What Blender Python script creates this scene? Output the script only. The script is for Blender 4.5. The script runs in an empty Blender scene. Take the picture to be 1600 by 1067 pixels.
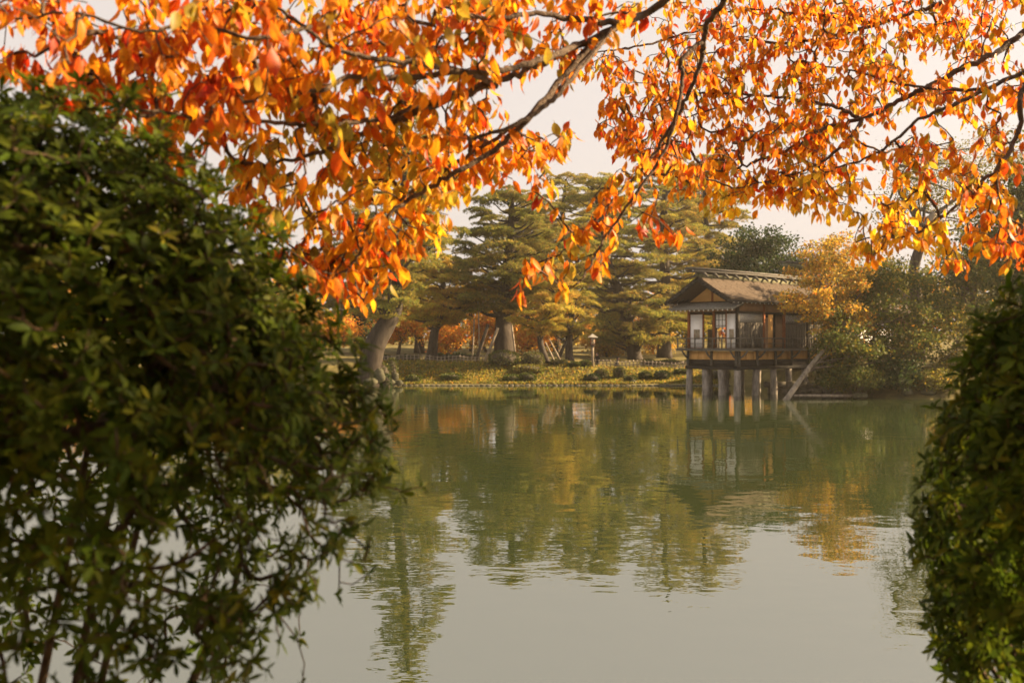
import bpy, math, random
import numpy as np
from mathutils import Vector, Matrix, Euler
random.seed(7); rng = np.random.default_rng(7)
R = math.radians
scene = bpy.context.scene
col = scene.collection

# ------------------------------------------------------------------ camera, sky, sun, exposure
cam_data = bpy.data.cameras.new('camera'); cam = bpy.data.objects.new('camera', cam_data); col.objects.link(cam)
EYE = 2.5
cam.location = (0, 0, EYE); cam.rotation_euler = (R(90), 0, 0)
cam_data.sensor_width = 36; cam_data.lens = 35; cam_data.clip_start = .05; cam_data.clip_end = 2000
cam_data.shift_y = 3 / 1600
cam_data.dof.use_dof = True; cam_data.dof.focus_distance = 8.5; cam_data.dof.aperture_fstop = 3.7
scene.camera = cam
SUN_AZ, SUN_EL = 80, 30                       # degrees right of the view direction, above the horizon
w = bpy.data.worlds.new('World'); scene.world = w; w.use_nodes = True
nt = w.node_tree; nt.nodes.clear()
sky = nt.nodes.new('ShaderNodeTexSky'); sky.sky_type = 'NISHITA'; sky.sun_disc = False
sky.sun_elevation = R(SUN_EL); sky.sun_rotation = R(SUN_AZ); sky.dust_density = 6; sky.air_density = 1.0; sky.ozone_density = .5
hs = nt.nodes.new('ShaderNodeHueSaturation'); hs.inputs['Saturation'].default_value = .35; hs.inputs['Value'].default_value = .8
mx = nt.nodes.new('ShaderNodeMix'); mx.data_type = 'RGBA'; mx.inputs[0].default_value = .72
mx.inputs[7].default_value = (4.65, 4.08, 3.68, 1)   # thin bright overcast veil, the same all over
bg = nt.nodes.new('ShaderNodeBackground'); bg.inputs[1].default_value = .05
wo = nt.nodes.new('ShaderNodeOutputWorld')
nt.links.new(sky.outputs[0], hs.inputs['Color']); nt.links.new(hs.outputs[0], mx.inputs[6])
nt.links.new(mx.outputs[2], bg.inputs[0]); nt.links.new(bg.outputs[0], wo.inputs[0])
sl = bpy.data.lights.new('sun', 'SUN'); sl.energy = 5.0; sl.angle = R(.6); sl.color = (1, .71, .40)
so = bpy.data.objects.new('sun', sl); col.objects.link(so); so.location = (40, 20, 40)
SUN = Vector((math.sin(R(SUN_AZ)) * math.cos(R(SUN_EL)), math.cos(R(SUN_AZ)) * math.cos(R(SUN_EL)), math.sin(R(SUN_EL))))
so.rotation_euler = SUN.to_track_quat('Z', 'Y').to_euler()
vs = scene.view_settings
vs.view_transform = 'Standard'; vs.look = 'None'; vs.exposure = 2.12; vs.gamma = 1; vs.use_curve_mapping = False
scene.cycles.use_denoising = True
scene.cycles.max_bounces = 10; scene.cycles.transparent_max_bounces = 8; scene.cycles.volume_bounces = 0
scene.cycles.diffuse_bounces = 3; scene.cycles.glossy_bounces = 4; scene.cycles.transmission_bounces = 6

# ------------------------------------------------------------------ helpers
F = 1555.6
def at(px, py, d):
    return np.array(((px - 800) / F * d, d, EYE - (py - 536.5) / F * d))

def material(name, base=(.3, .3, .3), rough=.8, build=None, spec=.3):
    m = bpy.data.materials.new(name); m.use_nodes = True
    n = m.node_tree; p = n.nodes['Principled BSDF']
    p.inputs['Base Color'].default_value = (*base, 1); p.inputs['Roughness'].default_value = rough
    p.inputs['Specular IOR Level'].default_value = spec
    if build: build(n, p)
    return m

def ramp_noise(n, p, stops, scale=8, detail=6, stretch=(1, 1, 1), bump=0., dist=.02, rough=.6, coord='Object'):
    tc = n.nodes.new('ShaderNodeTexCoord'); mp = n.nodes.new('ShaderNodeMapping'); mp.inputs['Scale'].default_value = stretch
    nz = n.nodes.new('ShaderNodeTexNoise'); nz.inputs['Scale'].default_value = scale; nz.inputs['Detail'].default_value = detail
    nz.inputs['Roughness'].default_value = rough
    cr = n.nodes.new('ShaderNodeValToRGB'); e = cr.color_ramp.elements
    e[0].position = stops[0][0]; e[0].color = (*stops[0][1], 1); e[1].position = stops[-1][0]; e[1].color = (*stops[-1][1], 1)
    for s in stops[1:-1]:
        x = e.new(s[0]); x.color = (*s[1], 1)
    n.links.new(tc.outputs[coord], mp.inputs[0]); n.links.new(mp.outputs[0], nz.inputs['Vector'])
    n.links.new(nz.outputs[0], cr.inputs[0]); n.links.new(cr.outputs[0], p.inputs['Base Color'])
    if bump:
        b = n.nodes.new('ShaderNodeBump'); b.inputs['Strength'].default_value = bump; b.inputs['Distance'].default_value = dist
        n.links.new(nz.outputs[0], b.inputs['Height']); n.links.new(b.outputs[0], p.inputs['Normal'])
    return cr

def noisy(name, stops, rough=.85, spec=.2, **k):
    return material(name, rough=rough, spec=spec, build=lambda n, p: ramp_noise(n, p, stops, **k))

def leaf_material(name, trans=.45, rough=.5, spec=.3, vein=0., objvar=0., scale=35., hue=0.):
    """Leaf tissue: the colour comes from the tint attribute, mottled; some light passes through."""
    m = bpy.data.materials.new(name); m.use_nodes = True
    n = m.node_tree; p = n.nodes['Principled BSDF']; out = n.nodes['Material Output']
    at_ = n.nodes.new('ShaderNodeAttribute'); at_.attribute_name = 'tint'
    c = at_.outputs['Color']
    tc = n.nodes.new('ShaderNodeTexCoord')
    nz = n.nodes.new('ShaderNodeTexNoise'); nz.inputs['Scale'].default_value = scale; nz.inputs['Detail'].default_value = 3
    n.links.new(tc.outputs['Object'], nz.inputs['Vector'])
    mr = n.nodes.new('ShaderNodeMapRange'); mr.inputs[1].default_value = .3; mr.inputs[2].default_value = .7
    mr.inputs[3].default_value = .72; mr.inputs[4].default_value = 1.25
    n.links.new(nz.outputs[0], mr.inputs[0])
    h = n.nodes.new('ShaderNodeHueSaturation'); n.links.new(c, h.inputs['Color']); n.links.new(mr.outputs[0], h.inputs['Value'])
    if objvar:
        oi = n.nodes.new('ShaderNodeObjectInfo'); m2 = n.nodes.new('ShaderNodeMapRange')
        m2.inputs[3].default_value = .5 - objvar; m2.inputs[4].default_value = .5 + objvar * .4
        n.links.new(oi.outputs['Random'], m2.inputs[0]); n.links.new(m2.outputs[0], h.inputs['Hue'])
    c = h.outputs[0]
    if vein:
        n2 = n.nodes.new('ShaderNodeTexNoise'); n2.inputs['Scale'].default_value = 26; n2.inputs['Detail'].default_value = 2
        gm_ = n.nodes.new('ShaderNodeNewGeometry'); n.links.new(gm_.outputs['Position'], n2.inputs['Vector'])
        mh = n.nodes.new('ShaderNodeMapRange'); mh.inputs[1].default_value = .35; mh.inputs[2].default_value = .68; mh.inputs[3].default_value = .518; mh.inputs[4].default_value = .492
        n.links.new(n2.outputs[0], mh.inputs[0]); n.links.new(mh.outputs[0], h.inputs['Hue'])
        n3 = n.nodes.new('ShaderNodeTexNoise'); n3.inputs['Scale'].default_value = 150; n3.inputs['Detail'].default_value = 1
        n.links.new(gm_.outputs['Position'], n3.inputs['Vector'])
        ms_ = n.nodes.new('ShaderNodeMapRange'); ms_.inputs[1].default_value = .66; ms_.inputs[2].default_value = .72; ms_.inputs[3].default_value = 0; ms_.inputs[4].default_value = .75
        n.links.new(n3.outputs[0], ms_.inputs[0])
        sp = n.nodes.new('ShaderNodeMix'); sp.data_type = 'RGBA'; sp.inputs[7].default_value = (.10, .035, .012, 1)
        n.links.new(ms_.outputs[0], sp.inputs[0]); n.links.new(c, sp.inputs[6]); c = sp.outputs[2]
        uv = n.nodes.new('ShaderNodeAttribute'); uv.attribute_name = 'luv'
        sx = n.nodes.new('ShaderNodeSeparateXYZ'); n.links.new(uv.outputs['Vector'], sx.inputs[0])
        ab = n.nodes.new('ShaderNodeMath'); ab.operation = 'ABSOLUTE'; n.links.new(sx.outputs[0], ab.inputs[0])
        # side veins: lines of v - 0.55|u|
        k = n.nodes.new('ShaderNodeMath'); k.operation = 'MULTIPLY_ADD'; k.inputs[1].default_value = -.35
        n.links.new(ab.outputs[0], k.inputs[0]); n.links.new(sx.outputs[1], k.inputs[2])
        s = n.nodes.new('ShaderNodeMath'); s.operation = 'MULTIPLY'; s.inputs[1].default_value = 9.; n.links.new(k.outputs[0], s.inputs[0])
        fr = n.nodes.new('ShaderNodeMath'); fr.operation = 'PINGPONG'; fr.inputs[1].default_value = .5; n.links.new(s.outputs[0], fr.inputs[0])
        mn = n.nodes.new('ShaderNodeMath'); mn.operation = 'MINIMUM'
        ml = n.nodes.new('ShaderNodeMath'); ml.operation = 'MULTIPLY'; ml.inputs[1].default_value = .35; n.links.new(fr.outputs[0], ml.inputs[0])
        n.links.new(ml.outputs[0], mn.inputs[0]); n.links.new(ab.outputs[0], mn.inputs[1])
        v = n.nodes.new('ShaderNodeMapRange'); v.inputs[1].default_value = 0; v.inputs[2].default_value = .08; v.inputs[3].default_value = vein; v.inputs[4].default_value = 0
        n.links.new(mn.outputs[0], v.inputs[0])
        mix = n.nodes.new('ShaderNodeMix'); mix.data_type = 'RGBA'; mix.blend_type = 'MULTIPLY'
        mix.inputs[7].default_value = (.72, .42, .3, 1)
        n.links.new(v.outputs[0], mix.inputs[0]); n.links.new(c, mix.inputs[6]); c = mix.outputs[2]
    n.links.new(c, p.inputs['Base Color'])
    p.inputs['Roughness'].default_value = rough; p.inputs['Specular IOR Level'].default_value = spec
    if trans:
        t = n.nodes.new('ShaderNodeBsdfTranslucent'); ms = n.nodes.new('ShaderNodeMixShader'); ms.inputs[0].default_value = trans
        n.links.new(c, t.inputs['Color']); n.links.new(p.outputs[0], ms.inputs[1]); n.links.new(t.outputs[0], ms.inputs[2])
        n.links.new(ms.outputs[0], out.inputs['Surface'])
    return m

def raw_mesh(name, verts, faces, mats=None, tint=None, luv=None, smooth=False, midx=None):
    """faces: list of int arrays (k,3) or (k,4)."""
    me = bpy.data.meshes.new(name)
    verts = np.asarray(verts, dtype=np.float32)
    faces = [np.asarray(f, dtype=np.int32) for f in faces if len(f)]
    nl = sum(f.size for f in faces); nf = sum(len(f) for f in faces)
    me.vertices.add(len(verts)); me.vertices.foreach_set('co', verts.ravel())
    me.loops.add(nl); me.polygons.add(nf)
    me.loops.foreach_set('vertex_index', np.concatenate([f.ravel() for f in faces]))
    tot = np.concatenate([np.full(len(f), f.shape[1], dtype=np.int32) for f in faces])
    st = np.concatenate(([0], np.cumsum(tot)[:-1])).astype(np.int32)
    me.polygons.foreach_set('loop_start', st)
    if smooth: me.polygons.foreach_set('use_smooth', np.ones(nf, dtype=bool))
    if tint is not None:
        a = me.attributes.new('tint', 'FLOAT_COLOR', 'POINT')
        t4 = np.ones((len(verts), 4), dtype=np.float32); t4[:, :3] = tint; a.data.foreach_set('color', t4.ravel())
    if luv is not None:
        a = me.attributes.new('luv', 'FLOAT2', 'POINT'); a.data.foreach_set('vector', np.asarray(luv, dtype=np.float32).ravel())
    for m in mats or []: me.materials.append(m)
    if midx is not None: me.polygons.foreach_set('material_index', np.asarray(midx, dtype=np.int32))
    me.update(calc_edges=True); me.validate()
    return me

def link(name, me, parent=None, loc=(0, 0, 0)):
    o = bpy.data.objects.new(name, me); col.objects.link(o); o.location = loc
    if parent is not None: o.parent = parent
    return o

def tag(o, label=None, cat=None, group=None, kind=None):
    if label: o['label'] = label
    if cat: o['category'] = cat
    if group: o['group'] = group
    if kind: o['kind'] = kind
    return o

def thing(name, loc, label, cat, group=None, rz=0):
    o = bpy.data.objects.new(name, None); col.objects.link(o); o.location = loc; o.rotation_euler.z = rz; o.empty_display_size = .2
    return tag(o, label, cat, group)

class MB:
    """collects boxes, tubes and sheets; build() links them as one mesh object"""
    def __init__(s): s.v = []; s.f3 = []; s.f4 = []; s.n = 0; s.t = []
    def add(s, v, f, tint=None):
        v = np.asarray(v, dtype=float); f = np.asarray(f, dtype=int)
        (s.f3 if f.shape[1] == 3 else s.f4).append(f + s.n)
        s.v.append(v); s.n += len(v)
        s.t.append(np.broadcast_to(np.array(tint if tint is not None else (1, 1, 1), dtype=float), (len(v), 3)))
        return s
    def box(s, a, b, jitter=0):
        x0, y0, z0 = a; x1, y1, z1 = b
        v = np.array([(x0,y0,z0),(x1,y0,z0),(x1,y1,z0),(x0,y1,z0),(x0,y0,z1),(x1,y0,z1),(x1,y1,z1),(x0,y1,z1)], dtype=float)
        if jitter: v += rng.uniform(-jitter, jitter, v.shape)
        return s.add(v, [(0,3,2,1),(4,5,6,7),(0,1,5,4),(1,2,6,5),(2,3,7,6),(3,0,4,7)])
    def obox(s, p, q, wx, wz, up=(0, 0, 1)):
        """bar from p to q, width wx across, wz along up"""
        p = np.array(p, float); q = np.array(q, float); d = q - p; d /= np.linalg.norm(d)
        sd = np.cross(d, up); sd /= np.linalg.norm(sd) + 1e-9; u = np.cross(sd, d)
        v = [c + a * sd * wx / 2 + b * u * wz / 2 for c in (p, q) for a, b in ((-1,-1),(1,-1),(1,1),(-1,1))]
        return s.add(v, [(0,3,2,1),(4,5,6,7),(0,1,5,4),(1,2,6,5),(2,3,7,6),(3,0,4,7)])
    def tube(s, pts, rad, k=6, tint=None, cap=True):
        pts = np.asarray(pts, float); n = len(pts); rad = np.broadcast_to(np.asarray(rad, float), (n,))
        t = np.gradient(pts, axis=0); t /= np.linalg.norm(t, axis=1)[:, None] + 1e-9
        ref = np.array((0, 0, 1.)) if abs(t[0][2]) < .9 else np.array((1., 0, 0))
        vs_ = []; sd = None
        for i in range(n):
            sd = np.cross(t[i], ref) if sd is None else sd - t[i] * np.dot(sd, t[i])
            sd /= np.linalg.norm(sd) + 1e-9; u = np.cross(t[i], sd)
            a = np.arange(k) * 2 * np.pi / k
            vs_.append(pts[i] + rad[i] * (np.cos(a)[:, None] * sd + np.sin(a)[:, None] * u))
        v = np.concatenate(vs_)
        f = [(i*k+j, i*k+(j+1) % k, (i+1)*k+(j+1) % k, (i+1)*k+j) for i in range(n-1) for j in range(k)]
        m0 = s.n
        s.add(v, f, tint)
        if cap:
            c = np.array([pts[0], pts[-1]])
            base = s.n
            tri = [(base, m0+(j+1) % k, m0+j) for j in range(k)] + [(base+1, m0+(n-1)*k+j, m0+(n-1)*k+(j+1) % k) for j in range(k)]
            s.v.append(c); s.t.append(np.broadcast_to(np.array(tint if tint is not None else (1,1,1), float), (2,3))); s.n += 2
            s.f3.append(np.array(tri))
        return s
    def blob(s, c, r, seg=10, ring=6, noise=.12, flat=0., tint=None):
        """lumpy ellipsoid"""
        th = np.linspace(0, np.pi, ring + 1); ph = np.arange(seg) * 2 * np.pi / seg
        o = rng.uniform(0, 6, 6)
        v = []
        for a in th:
            for b in ph:
                d = np.array((math.sin(a)*math.cos(b), math.sin(a)*math.sin(b), math.cos(a)))
                m = 1 + noise*(math.sin(3*d[0]+o[0])+math.sin(4*d[1]+o[1])+math.sin(5*d[2]+o[2])+.6*math.sin(9*d[0]+7*d[1]+o[3]))*.5
                v.append(np.array(c) + np.array(r) * d * m)
        f = [(i*seg+j, (i+1)*seg+j, (i+1)*seg+(j+1) % seg, i*seg+(j+1) % seg) for i in range(ring) for j in range(seg)]
        return s.add(v, f, tint)
    def build(s, name, mat, parent=None, origin=(0, 0, 0), smooth=False, tint=False, loc=None):
        v = np.concatenate(s.v) - np.asarray(origin, float)
        fs = []
        if s.f3: fs.append(np.concatenate(s.f3))
        if s.f4: fs.append(np.concatenate(s.f4))
        me = raw_mesh(name, v, fs, mat if isinstance(mat, list) else [mat], tint=np.concatenate(s.t) if tint else None, smooth=smooth)
        return link(name, me, parent, loc if loc is not None else ((0, 0, 0) if parent is not None else origin))

def frames(axis, normal):
    """rotation rows (x, y=axis, z~normal) for arrays of vectors"""
    y = axis / (np.linalg.norm(axis, axis=1)[:, None] + 1e-9)
    x = np.cross(y, normal); x /= np.linalg.norm(x, axis=1)[:, None] + 1e-9
    z = np.cross(x, y)
    return np.stack([x, y, z], axis=1)

def rand_dir(n, up=0.):
    v = rng.normal(size=(n, 3)); v /= np.linalg.norm(v, axis=1)[:, None]
    v[:, 2] += up
    return v / (np.linalg.norm(v, axis=1)[:, None] + 1e-9)

def scatter(tmpl, P, Rm, S, C, shade=None):
    """tmpl = (verts, tris, luv); returns verts, faces, tint, luv"""
    tv, tf, tl = tmpl; n = len(P); k = len(tv)
    S = np.asarray(S, float); S = S[:, None, None] if S.ndim == 1 else S[:, None, :]
    V = P[:, None, :] + np.einsum('kj,njc->nkc', tv, Rm) * S if S.shape[-1] == 1 else P[:, None, :] + np.einsum('nkj,njc->nkc', tv[None] * S, Rm)
    Fc = tf[None] + (np.arange(n) * k)[:, None, None]
    T = np.repeat(C[:, None, :], k, axis=1)
    L = np.broadcast_to(tl[None], (n, k, 2))
    return V.reshape(-1, 3), Fc.reshape(-1, tf.shape[1]), T.reshape(-1, 3), L.reshape(-1, 2)

def merge(parts):
    vs_, fs, ts, ls, o = [], [], [], [], 0
    for v, f, t, l in parts:
        vs_.append(v); fs.append(f + o); ts.append(t); ls.append(l); o += len(v)
    return np.concatenate(vs_), np.concatenate(fs), np.concatenate(ts), np.concatenate(ls)

def leaf_template(width=.5, fold=.25, curl=.25, twist=0., prof=None, stalk=.14):
    """one leaf along +Y, length 1, two halves folded on the midrib, pointed tip, short stalk"""
    prof = prof or [(0, .02), (.12, .26), (.3, .44), (.5, .5), (.7, .38), (.87, .15), (1, .0)]
    v, l = [], []
    for t, hw in prof:
        hw *= width
        zc = -curl * t * t
        a = twist * t
        for u in (-1, 0, 1):
            x = u * hw; z = abs(u) * hw * fold
            v.append((x*math.cos(a) - z*math.sin(a), t + stalk, zc + x*math.sin(a) + z*math.cos(a))); l.append((u * hw, t))
    f = []
    for i in range(len(prof) - 1):
        b = i * 3
        for j in (0, 1):
            f += [(b+j, b+j+1, b+3+j+1), (b+j, b+3+j+1, b+3+j)]
    b = len(v)
    v += [(-.012, 0, 0), (.012, 0, 0), (.012, stalk+.02, 0), (-.012, stalk+.02, 0)]; l += [(0, 0)] * 4
    f += [(b, b+1, b+2), (b, b+2, b+3)]
    return np.array(v, float), np.array(f, int), np.array(l, float)

def blade_template(w=.26, curl=.2):
    """small narrow leaf, 6 triangles"""
    v = [(0, 0, 0), (-w*.8, .35, .05), (w*.8, .35, .05), (0, .38, 0), (-w, .66, .04-curl*.4), (w, .66, .04-curl*.4), (0, .68, -curl*.45), (0, 1, -curl)]
    f = [(0, 3, 1), (0, 2, 3), (1, 3, 6), (1, 6, 4), (3, 2, 5), (3, 5, 6), (4, 6, 7), (6, 5, 7)]
    l = [(a[0], a[1]) for a in v]
    return np.array(v, float), np.array(f, int), np.array(l, float)

DIAMOND = (np.array([(0, 0, 0), (-.34, .5, .08), (.34, .5, .08), (0, 1, -.1)], float), np.array([(0, 2, 1), (1, 2, 3)]), np.array([(0, 0), (-.3, .5), (.3, .5), (0, 1)], float))

def pick(palette, n, jit=.12):
    """palette rows (weight, r, g, b)"""
    p = np.array(palette, float); i = rng.choice(len(p), n, p=p[:, 0] / p[:, 0].sum())
    return np.clip(p[i, 1:] * rng.uniform(1 - jit, 1 + jit, (n, 3)), .002, .95)

# ------------------------------------------------------------------ materials
def bark(name, a, b, scale=9, stretch=(1, 1, .25)):
    return noisy(name, [(.3, a), (.55, b), (.75, tuple(min(1, x*1.5) for x in b))], scale=scale, stretch=stretch, bump=.8, dist=.03)
M = {}
M['cherry_bark'] = bark('cherry_bark', (.035, .024, .017), (.10, .07, .048), 40, (1, 1, 1))
M['pine_bark'] = bark('pine_bark', (.016, .012, .009), (.045, .036, .027), 5)
M['mossy_rock'] = noisy('mossy_rock', [(.3, (.03, .034, .018)), (.55, (.065, .062, .036)), (.75, (.12, .11, .08))], scale=5, bump=.7, dist=.03)
M['pale_bark'] = bark('pale_bark', (.07, .06, .045), (.20, .175, .14), 6)
M['dark_bark'] = bark('dark_bark', (.03, .024, .018), (.08, .065, .05), 6)
M['shrub_bark'] = bark('shrub_bark', (.03, .02, .012), (.08, .052, .03), 40, (1, 1, 1))
M['pole'] = bark('weathered_pole', (.13, .105, .08), (.29, .245, .19), 6)
M['lantern_paper'] = noisy('lantern_paper', [(.3, (.38, .31, .23)), (.7, (.46, .39, .30))], scale=3)
M['cherry_leaf'] = leaf_material('autumn_leaf', trans=.62, rough=.45, spec=.25, vein=.45, scale=22)
M['shrub_leaf'] = leaf_material('shrub_leaf', trans=.45, rough=.55, spec=.08, scale=30)
M['needles'] = leaf_material('pine_needles', trans=.48, rough=.6, spec=.15, objvar=.03, scale=1.2)
M['tree_leaf'] = leaf_material('tree_leaf', trans=.45, rough=.6, spec=.15, scale=1.5)
M['clipped_leaf'] = leaf_material('clipped_leaf', trans=.25, rough=.55, spec=.25, scale=3)
M['stone'] = noisy('stone', [(.3, (.05, .047, .033)), (.55, (.11, .10, .075)), (.75, (.20, .18, .15))], scale=5, bump=.7, dist=.03)
M['dark_timber'] = noisy('dark_timber', [(.3, (.015, .014, .012)), (.6, (.032, .029, .025)), (.8, (.06, .055, .046))], scale=6, stretch=(1, 1, 4), bump=.2, dist=.01)
M['weathered_board'] = noisy('weathered_board', [(.3, (.05, .045, .037)), (.7, (.11, .10, .085))], scale=5, stretch=(5, 5, .6), bump=.2, dist=.01)
M['stilt'] = bark('stilt_wood', (.09, .08, .07), (.25, .225, .195), 7)
M['red_timber'] = noisy('red_timber', [(.3, (.15, .05, .018)), (.7, (.30, .11, .04))], scale=6, stretch=(4, 4, 1))
M['grey_timber'] = noisy('grey_timber', [(.3, (.06, .056, .048)), (.6, (.115, .107, .092)), (.8, (.18, .168, .146))], scale=6, stretch=(.6, 3, 3), bump=.2, dist=.01)
M['orange_board'] = noisy('orange_board', [(.3, (.55, .29, .09)), (.7, (.74, .44, .17))], scale=4, stretch=(4, 4, .6))
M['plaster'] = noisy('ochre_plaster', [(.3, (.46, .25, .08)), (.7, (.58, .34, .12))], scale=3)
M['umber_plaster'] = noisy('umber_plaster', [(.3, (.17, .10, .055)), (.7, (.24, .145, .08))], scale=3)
M['paper'] = noisy('white_paper', [(.3, (.80, .785, .77)), (.7, (.86, .85, .84))], scale=2, rough=.9)
M['picture'] = noisy('faded_print', [(.35, (.20, .17, .12)), (.5, (.34, .30, .22)), (.65, (.24, .13, .08))], scale=7)
M['white'] = material('white_paint', (.8, .8, .78), .7)
M['thatch'] = noisy('cedar_shingle', [(.3, (.036, .025, .017)), (.55, (.078, .055, .036)), (.75, (.13, .095, .064))], scale=14, stretch=(3, 1, 1), bump=.7, dist=.03)
M['tile'] = noisy('grey_shingle', [(.3, (.12, .115, .10)), (.7, (.27, .26, .235))], scale=9)
M['moss'] = noisy('mossy_wood', [(.3, (.07, .075, .035)), (.7, (.17, .16, .10))], scale=9)
M['mat'] = noisy('tatami', [(.3, (.30, .26, .15)), (.7, (.38, .33, .2))], scale=5)

def ground_mat(n, p):
    cr = ramp_noise(n, p, [(.3, (.055, .05, .02)), (.48, (.10, .085, .03)), (.62, (.15, .125, .045)), (.78, (.20, .14, .05))], scale=1.3, detail=9, bump=.6, dist=.12, coord='Generated')
    tc = [x for x in n.nodes if x.type == 'TEX_COORD'][0]
    mp = [x for x in n.nodes if x.type == 'MAPPING'][0]
    n.links.new(tc.outputs['Object'], mp.inputs[0])
M['ground'] = material('mossy_ground', rough=.95, spec=.1, build=ground_mat)

def water_mat():
    m = bpy.data.materials.new('pond_water'); m.use_nodes = True; n = m.node_tree; p = n.nodes['Principled BSDF']
    p.inputs['Base Color'].default_value = (.022, .032, .011, 1); p.inputs['Roughness'].default_value = .008; p.inputs['IOR'].default_value = 4.0
    p.inputs['Specular IOR Level'].default_value = .5
    tc = n.nodes.new('ShaderNodeTexCoord')
    def nz(scale, st, det=3):
        mp = n.nodes.new('ShaderNodeMapping'); mp.inputs['Scale'].default_value = st; mp.inputs['Rotation'].default_value = (0, 0, .12)
        x = n.nodes.new('ShaderNodeTexNoise'); x.inputs['Scale'].default_value = scale; x.inputs['Detail'].default_value = det
        n.links.new(tc.outputs['Object'], mp.inputs[0]); n.links.new(mp.outputs[0], x.inputs['Vector']); return x.outputs[0]
    a = nz(1.1, (1, 1.25, 1), 2); b = nz(4.0, (1, 1.4, 1), 2); c = nz(.11, (.6, 1.6, 1), 2)
    # wind patches: ripples stronger in some places than in others
    r = n.nodes.new('ShaderNodeMapRange'); r.inputs[1].default_value = .42; r.inputs[2].default_value = .6; r.inputs[3].default_value = .35; r.inputs[4].default_value = 1
    n.links.new(c, r.inputs[0])
    k = n.nodes.new('ShaderNodeMath'); k.operation = 'MULTIPLY_ADD'; k.inputs[1].default_value = .16; n.links.new(b, k.inputs[0]); n.links.new(a, k.inputs[2])
    h = n.nodes.new('ShaderNodeMath'); h.operation = 'MULTIPLY'; n.links.new(k.outputs[0], h.inputs[0]); n.links.new(r.outputs[0], h.inputs[1])
    bp = n.nodes.new('ShaderNodeBump'); bp.inputs['Strength'].default_value = 1; bp.inputs['Distance'].default_value = .010
    n.links.new(h.outputs[0], bp.inputs['Height']); n.links.new(bp.outputs[0], p.inputs['Normal'])
    return m
M['water'] = water_mat()

# ------------------------------------------------------------------ ground and pond
def sstep(a, b, x):
    t = np.clip((x - a) / (b - a), 0, 1); return t * t * (3 - 2 * t)
def wob(x, y):
    return np.sin(x*.9+1.3)*np.sin(y*.7+.4) + .6*np.sin(x*2.1+y*1.3) + .4*np.sin(x*3.7-y*2.9+2)
def ground_z(x, y):
    x = np.asarray(x, float); y = np.asarray(y, float)
    # far bank, turning towards the camera on the right behind the tea house and on the left
    shore = 59 + .25*np.sin(x*.5) - 14.2*sstep(14.6, 17.4, x) - 3.0*sstep(-7.0, -10, x) - 30*sstep(-22, -45, x) - 20*sstep(30, 45, x)
    d = y - shore
    top = 1.28 - .42*sstep(3, 7, x) + .5*sstep(15, 20, x)
    steep = 4.2 - 2.2*sstep(13, 17, x)
    far = -.9 + .9*sstep(-3.5, 0, d) + .12*sstep(0, .15, d) + (top - .12)*sstep(.1, 1., d/steep) + .02*np.clip(d-5, 0, 200)
    far = far + .06*wob(x, y)*sstep(.5, 3, d)
    far = far - .85*sstep(66, 67.5, y)*(1-sstep(71, 73, y))*sstep(4.2, 5.2, x)*(1-sstep(9, 10, x))
    near = .95 - 1.85*sstep(1.6, 4.2, y - 3.2*sstep(3.6, 5, x) - 4*sstep(-4, -6, x)) + .03*wob(x*2, y*2)
    return np.maximum(far, near)
def grid(a, lo, hi, n0, n1):
    return None
gx = np.unique(np.concatenate([np.linspace(-150, -30, 25), np.linspace(-30, 32, 156), np.linspace(32, 150, 25)]))
gy = np.unique(np.concatenate([np.linspace(-40, -3, 12), np.linspace(-3, 9, 49), np.linspace(9, 42, 14), np.linspace(42, 76, 137), np.linspace(76, 170, 40)]))
GX, GY = np.meshgrid(gx, gy); GZ = ground_z(GX, GY)
nx, ny = len(gx), len(gy)
idx = np.arange(nx*ny).reshape(ny, nx)
q = np.stack([idx[:-1, :-1], idx[:-1, 1:], idx[1:, 1:], idx[1:, :-1]], axis=-1).reshape(-1, 4)
g = link('ground', raw_mesh('ground', np.stack([GX, GY, GZ], -1).reshape(-1, 3), [q], [M['ground']], smooth=True)); tag(g, kind='structure')
wv = [(-60, 0, 0), (48, 0, 0), (48, 62.5, 0), (-60, 62.5, 0)]
tag(link('pond_water', raw_mesh('pond_water', wv, [[(0, 1, 2, 3)]], [M['water']])), kind='structure')

# ------------------------------------------------------------------ tea house over the water
A43 = math.atan2(.68, .73)
tea = thing('tea_house', (10.64, 47, 0), 'small dark timber tea house with a brown gabled roof, standing on posts over the pond', 'tea house', rz=A43)
LX, LY = 7.6, 2.8
def tpart(mb, name, mat, parent=tea, label=None, smooth=False):
    o = mb.build(name, mat, parent, smooth=smooth)
    if label: o['label'] = label
    return o
def crooked_post(x, y, z0, z1, r):
    a = rng.uniform(0, 6); l = .05
    return MB().tube([(x + l*math.cos(a)*(1-t) + .015*math.sin(5*t+a), y + l*math.sin(a)*(1-t), z0 + (z1-z0)*t) for t in np.linspace(0, 1, 6)],
                     [r*1.12, r*1.1, r*1.04, r, r*.98, r*.93], 9)
for (x, y) in [(0.02, .02), (.02, .93), (.02, 1.87), (.02, 2.78), (1.6, .02), (3.1, .02), (4.5, .02), (6.0, .02), (1.6, 2.78), (3.1, 2.78), (4.5, 2.78), (6.0, 2.78), (7.5, .02), (7.5, 2.78)]:
    tpart(crooked_post(x, y, -.6, 1.26, .165), 'stilt', M['stilt'], smooth=True)
b = MB()
b.box((-.14, -.14, 1.25), (LX+.1, .12, 1.40)); b.box((-.14, .12, 1.25), (.12, LY+.14, 1.40)); b.box((.12, LY-.12, 1.25), (LX+.1, LY+.14, 1.40)); b.box((LX-.15, .12, 1.25), (LX+.1, LY-.12, 1.40))
for x in (1.6, 3.1, 4.5, 6.0): b.box((x-.08, .12, 1.26), (x+.08, LY-.12, 1.39))
tpart(b, 'floor_beam', M['dark_timber'])
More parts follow.
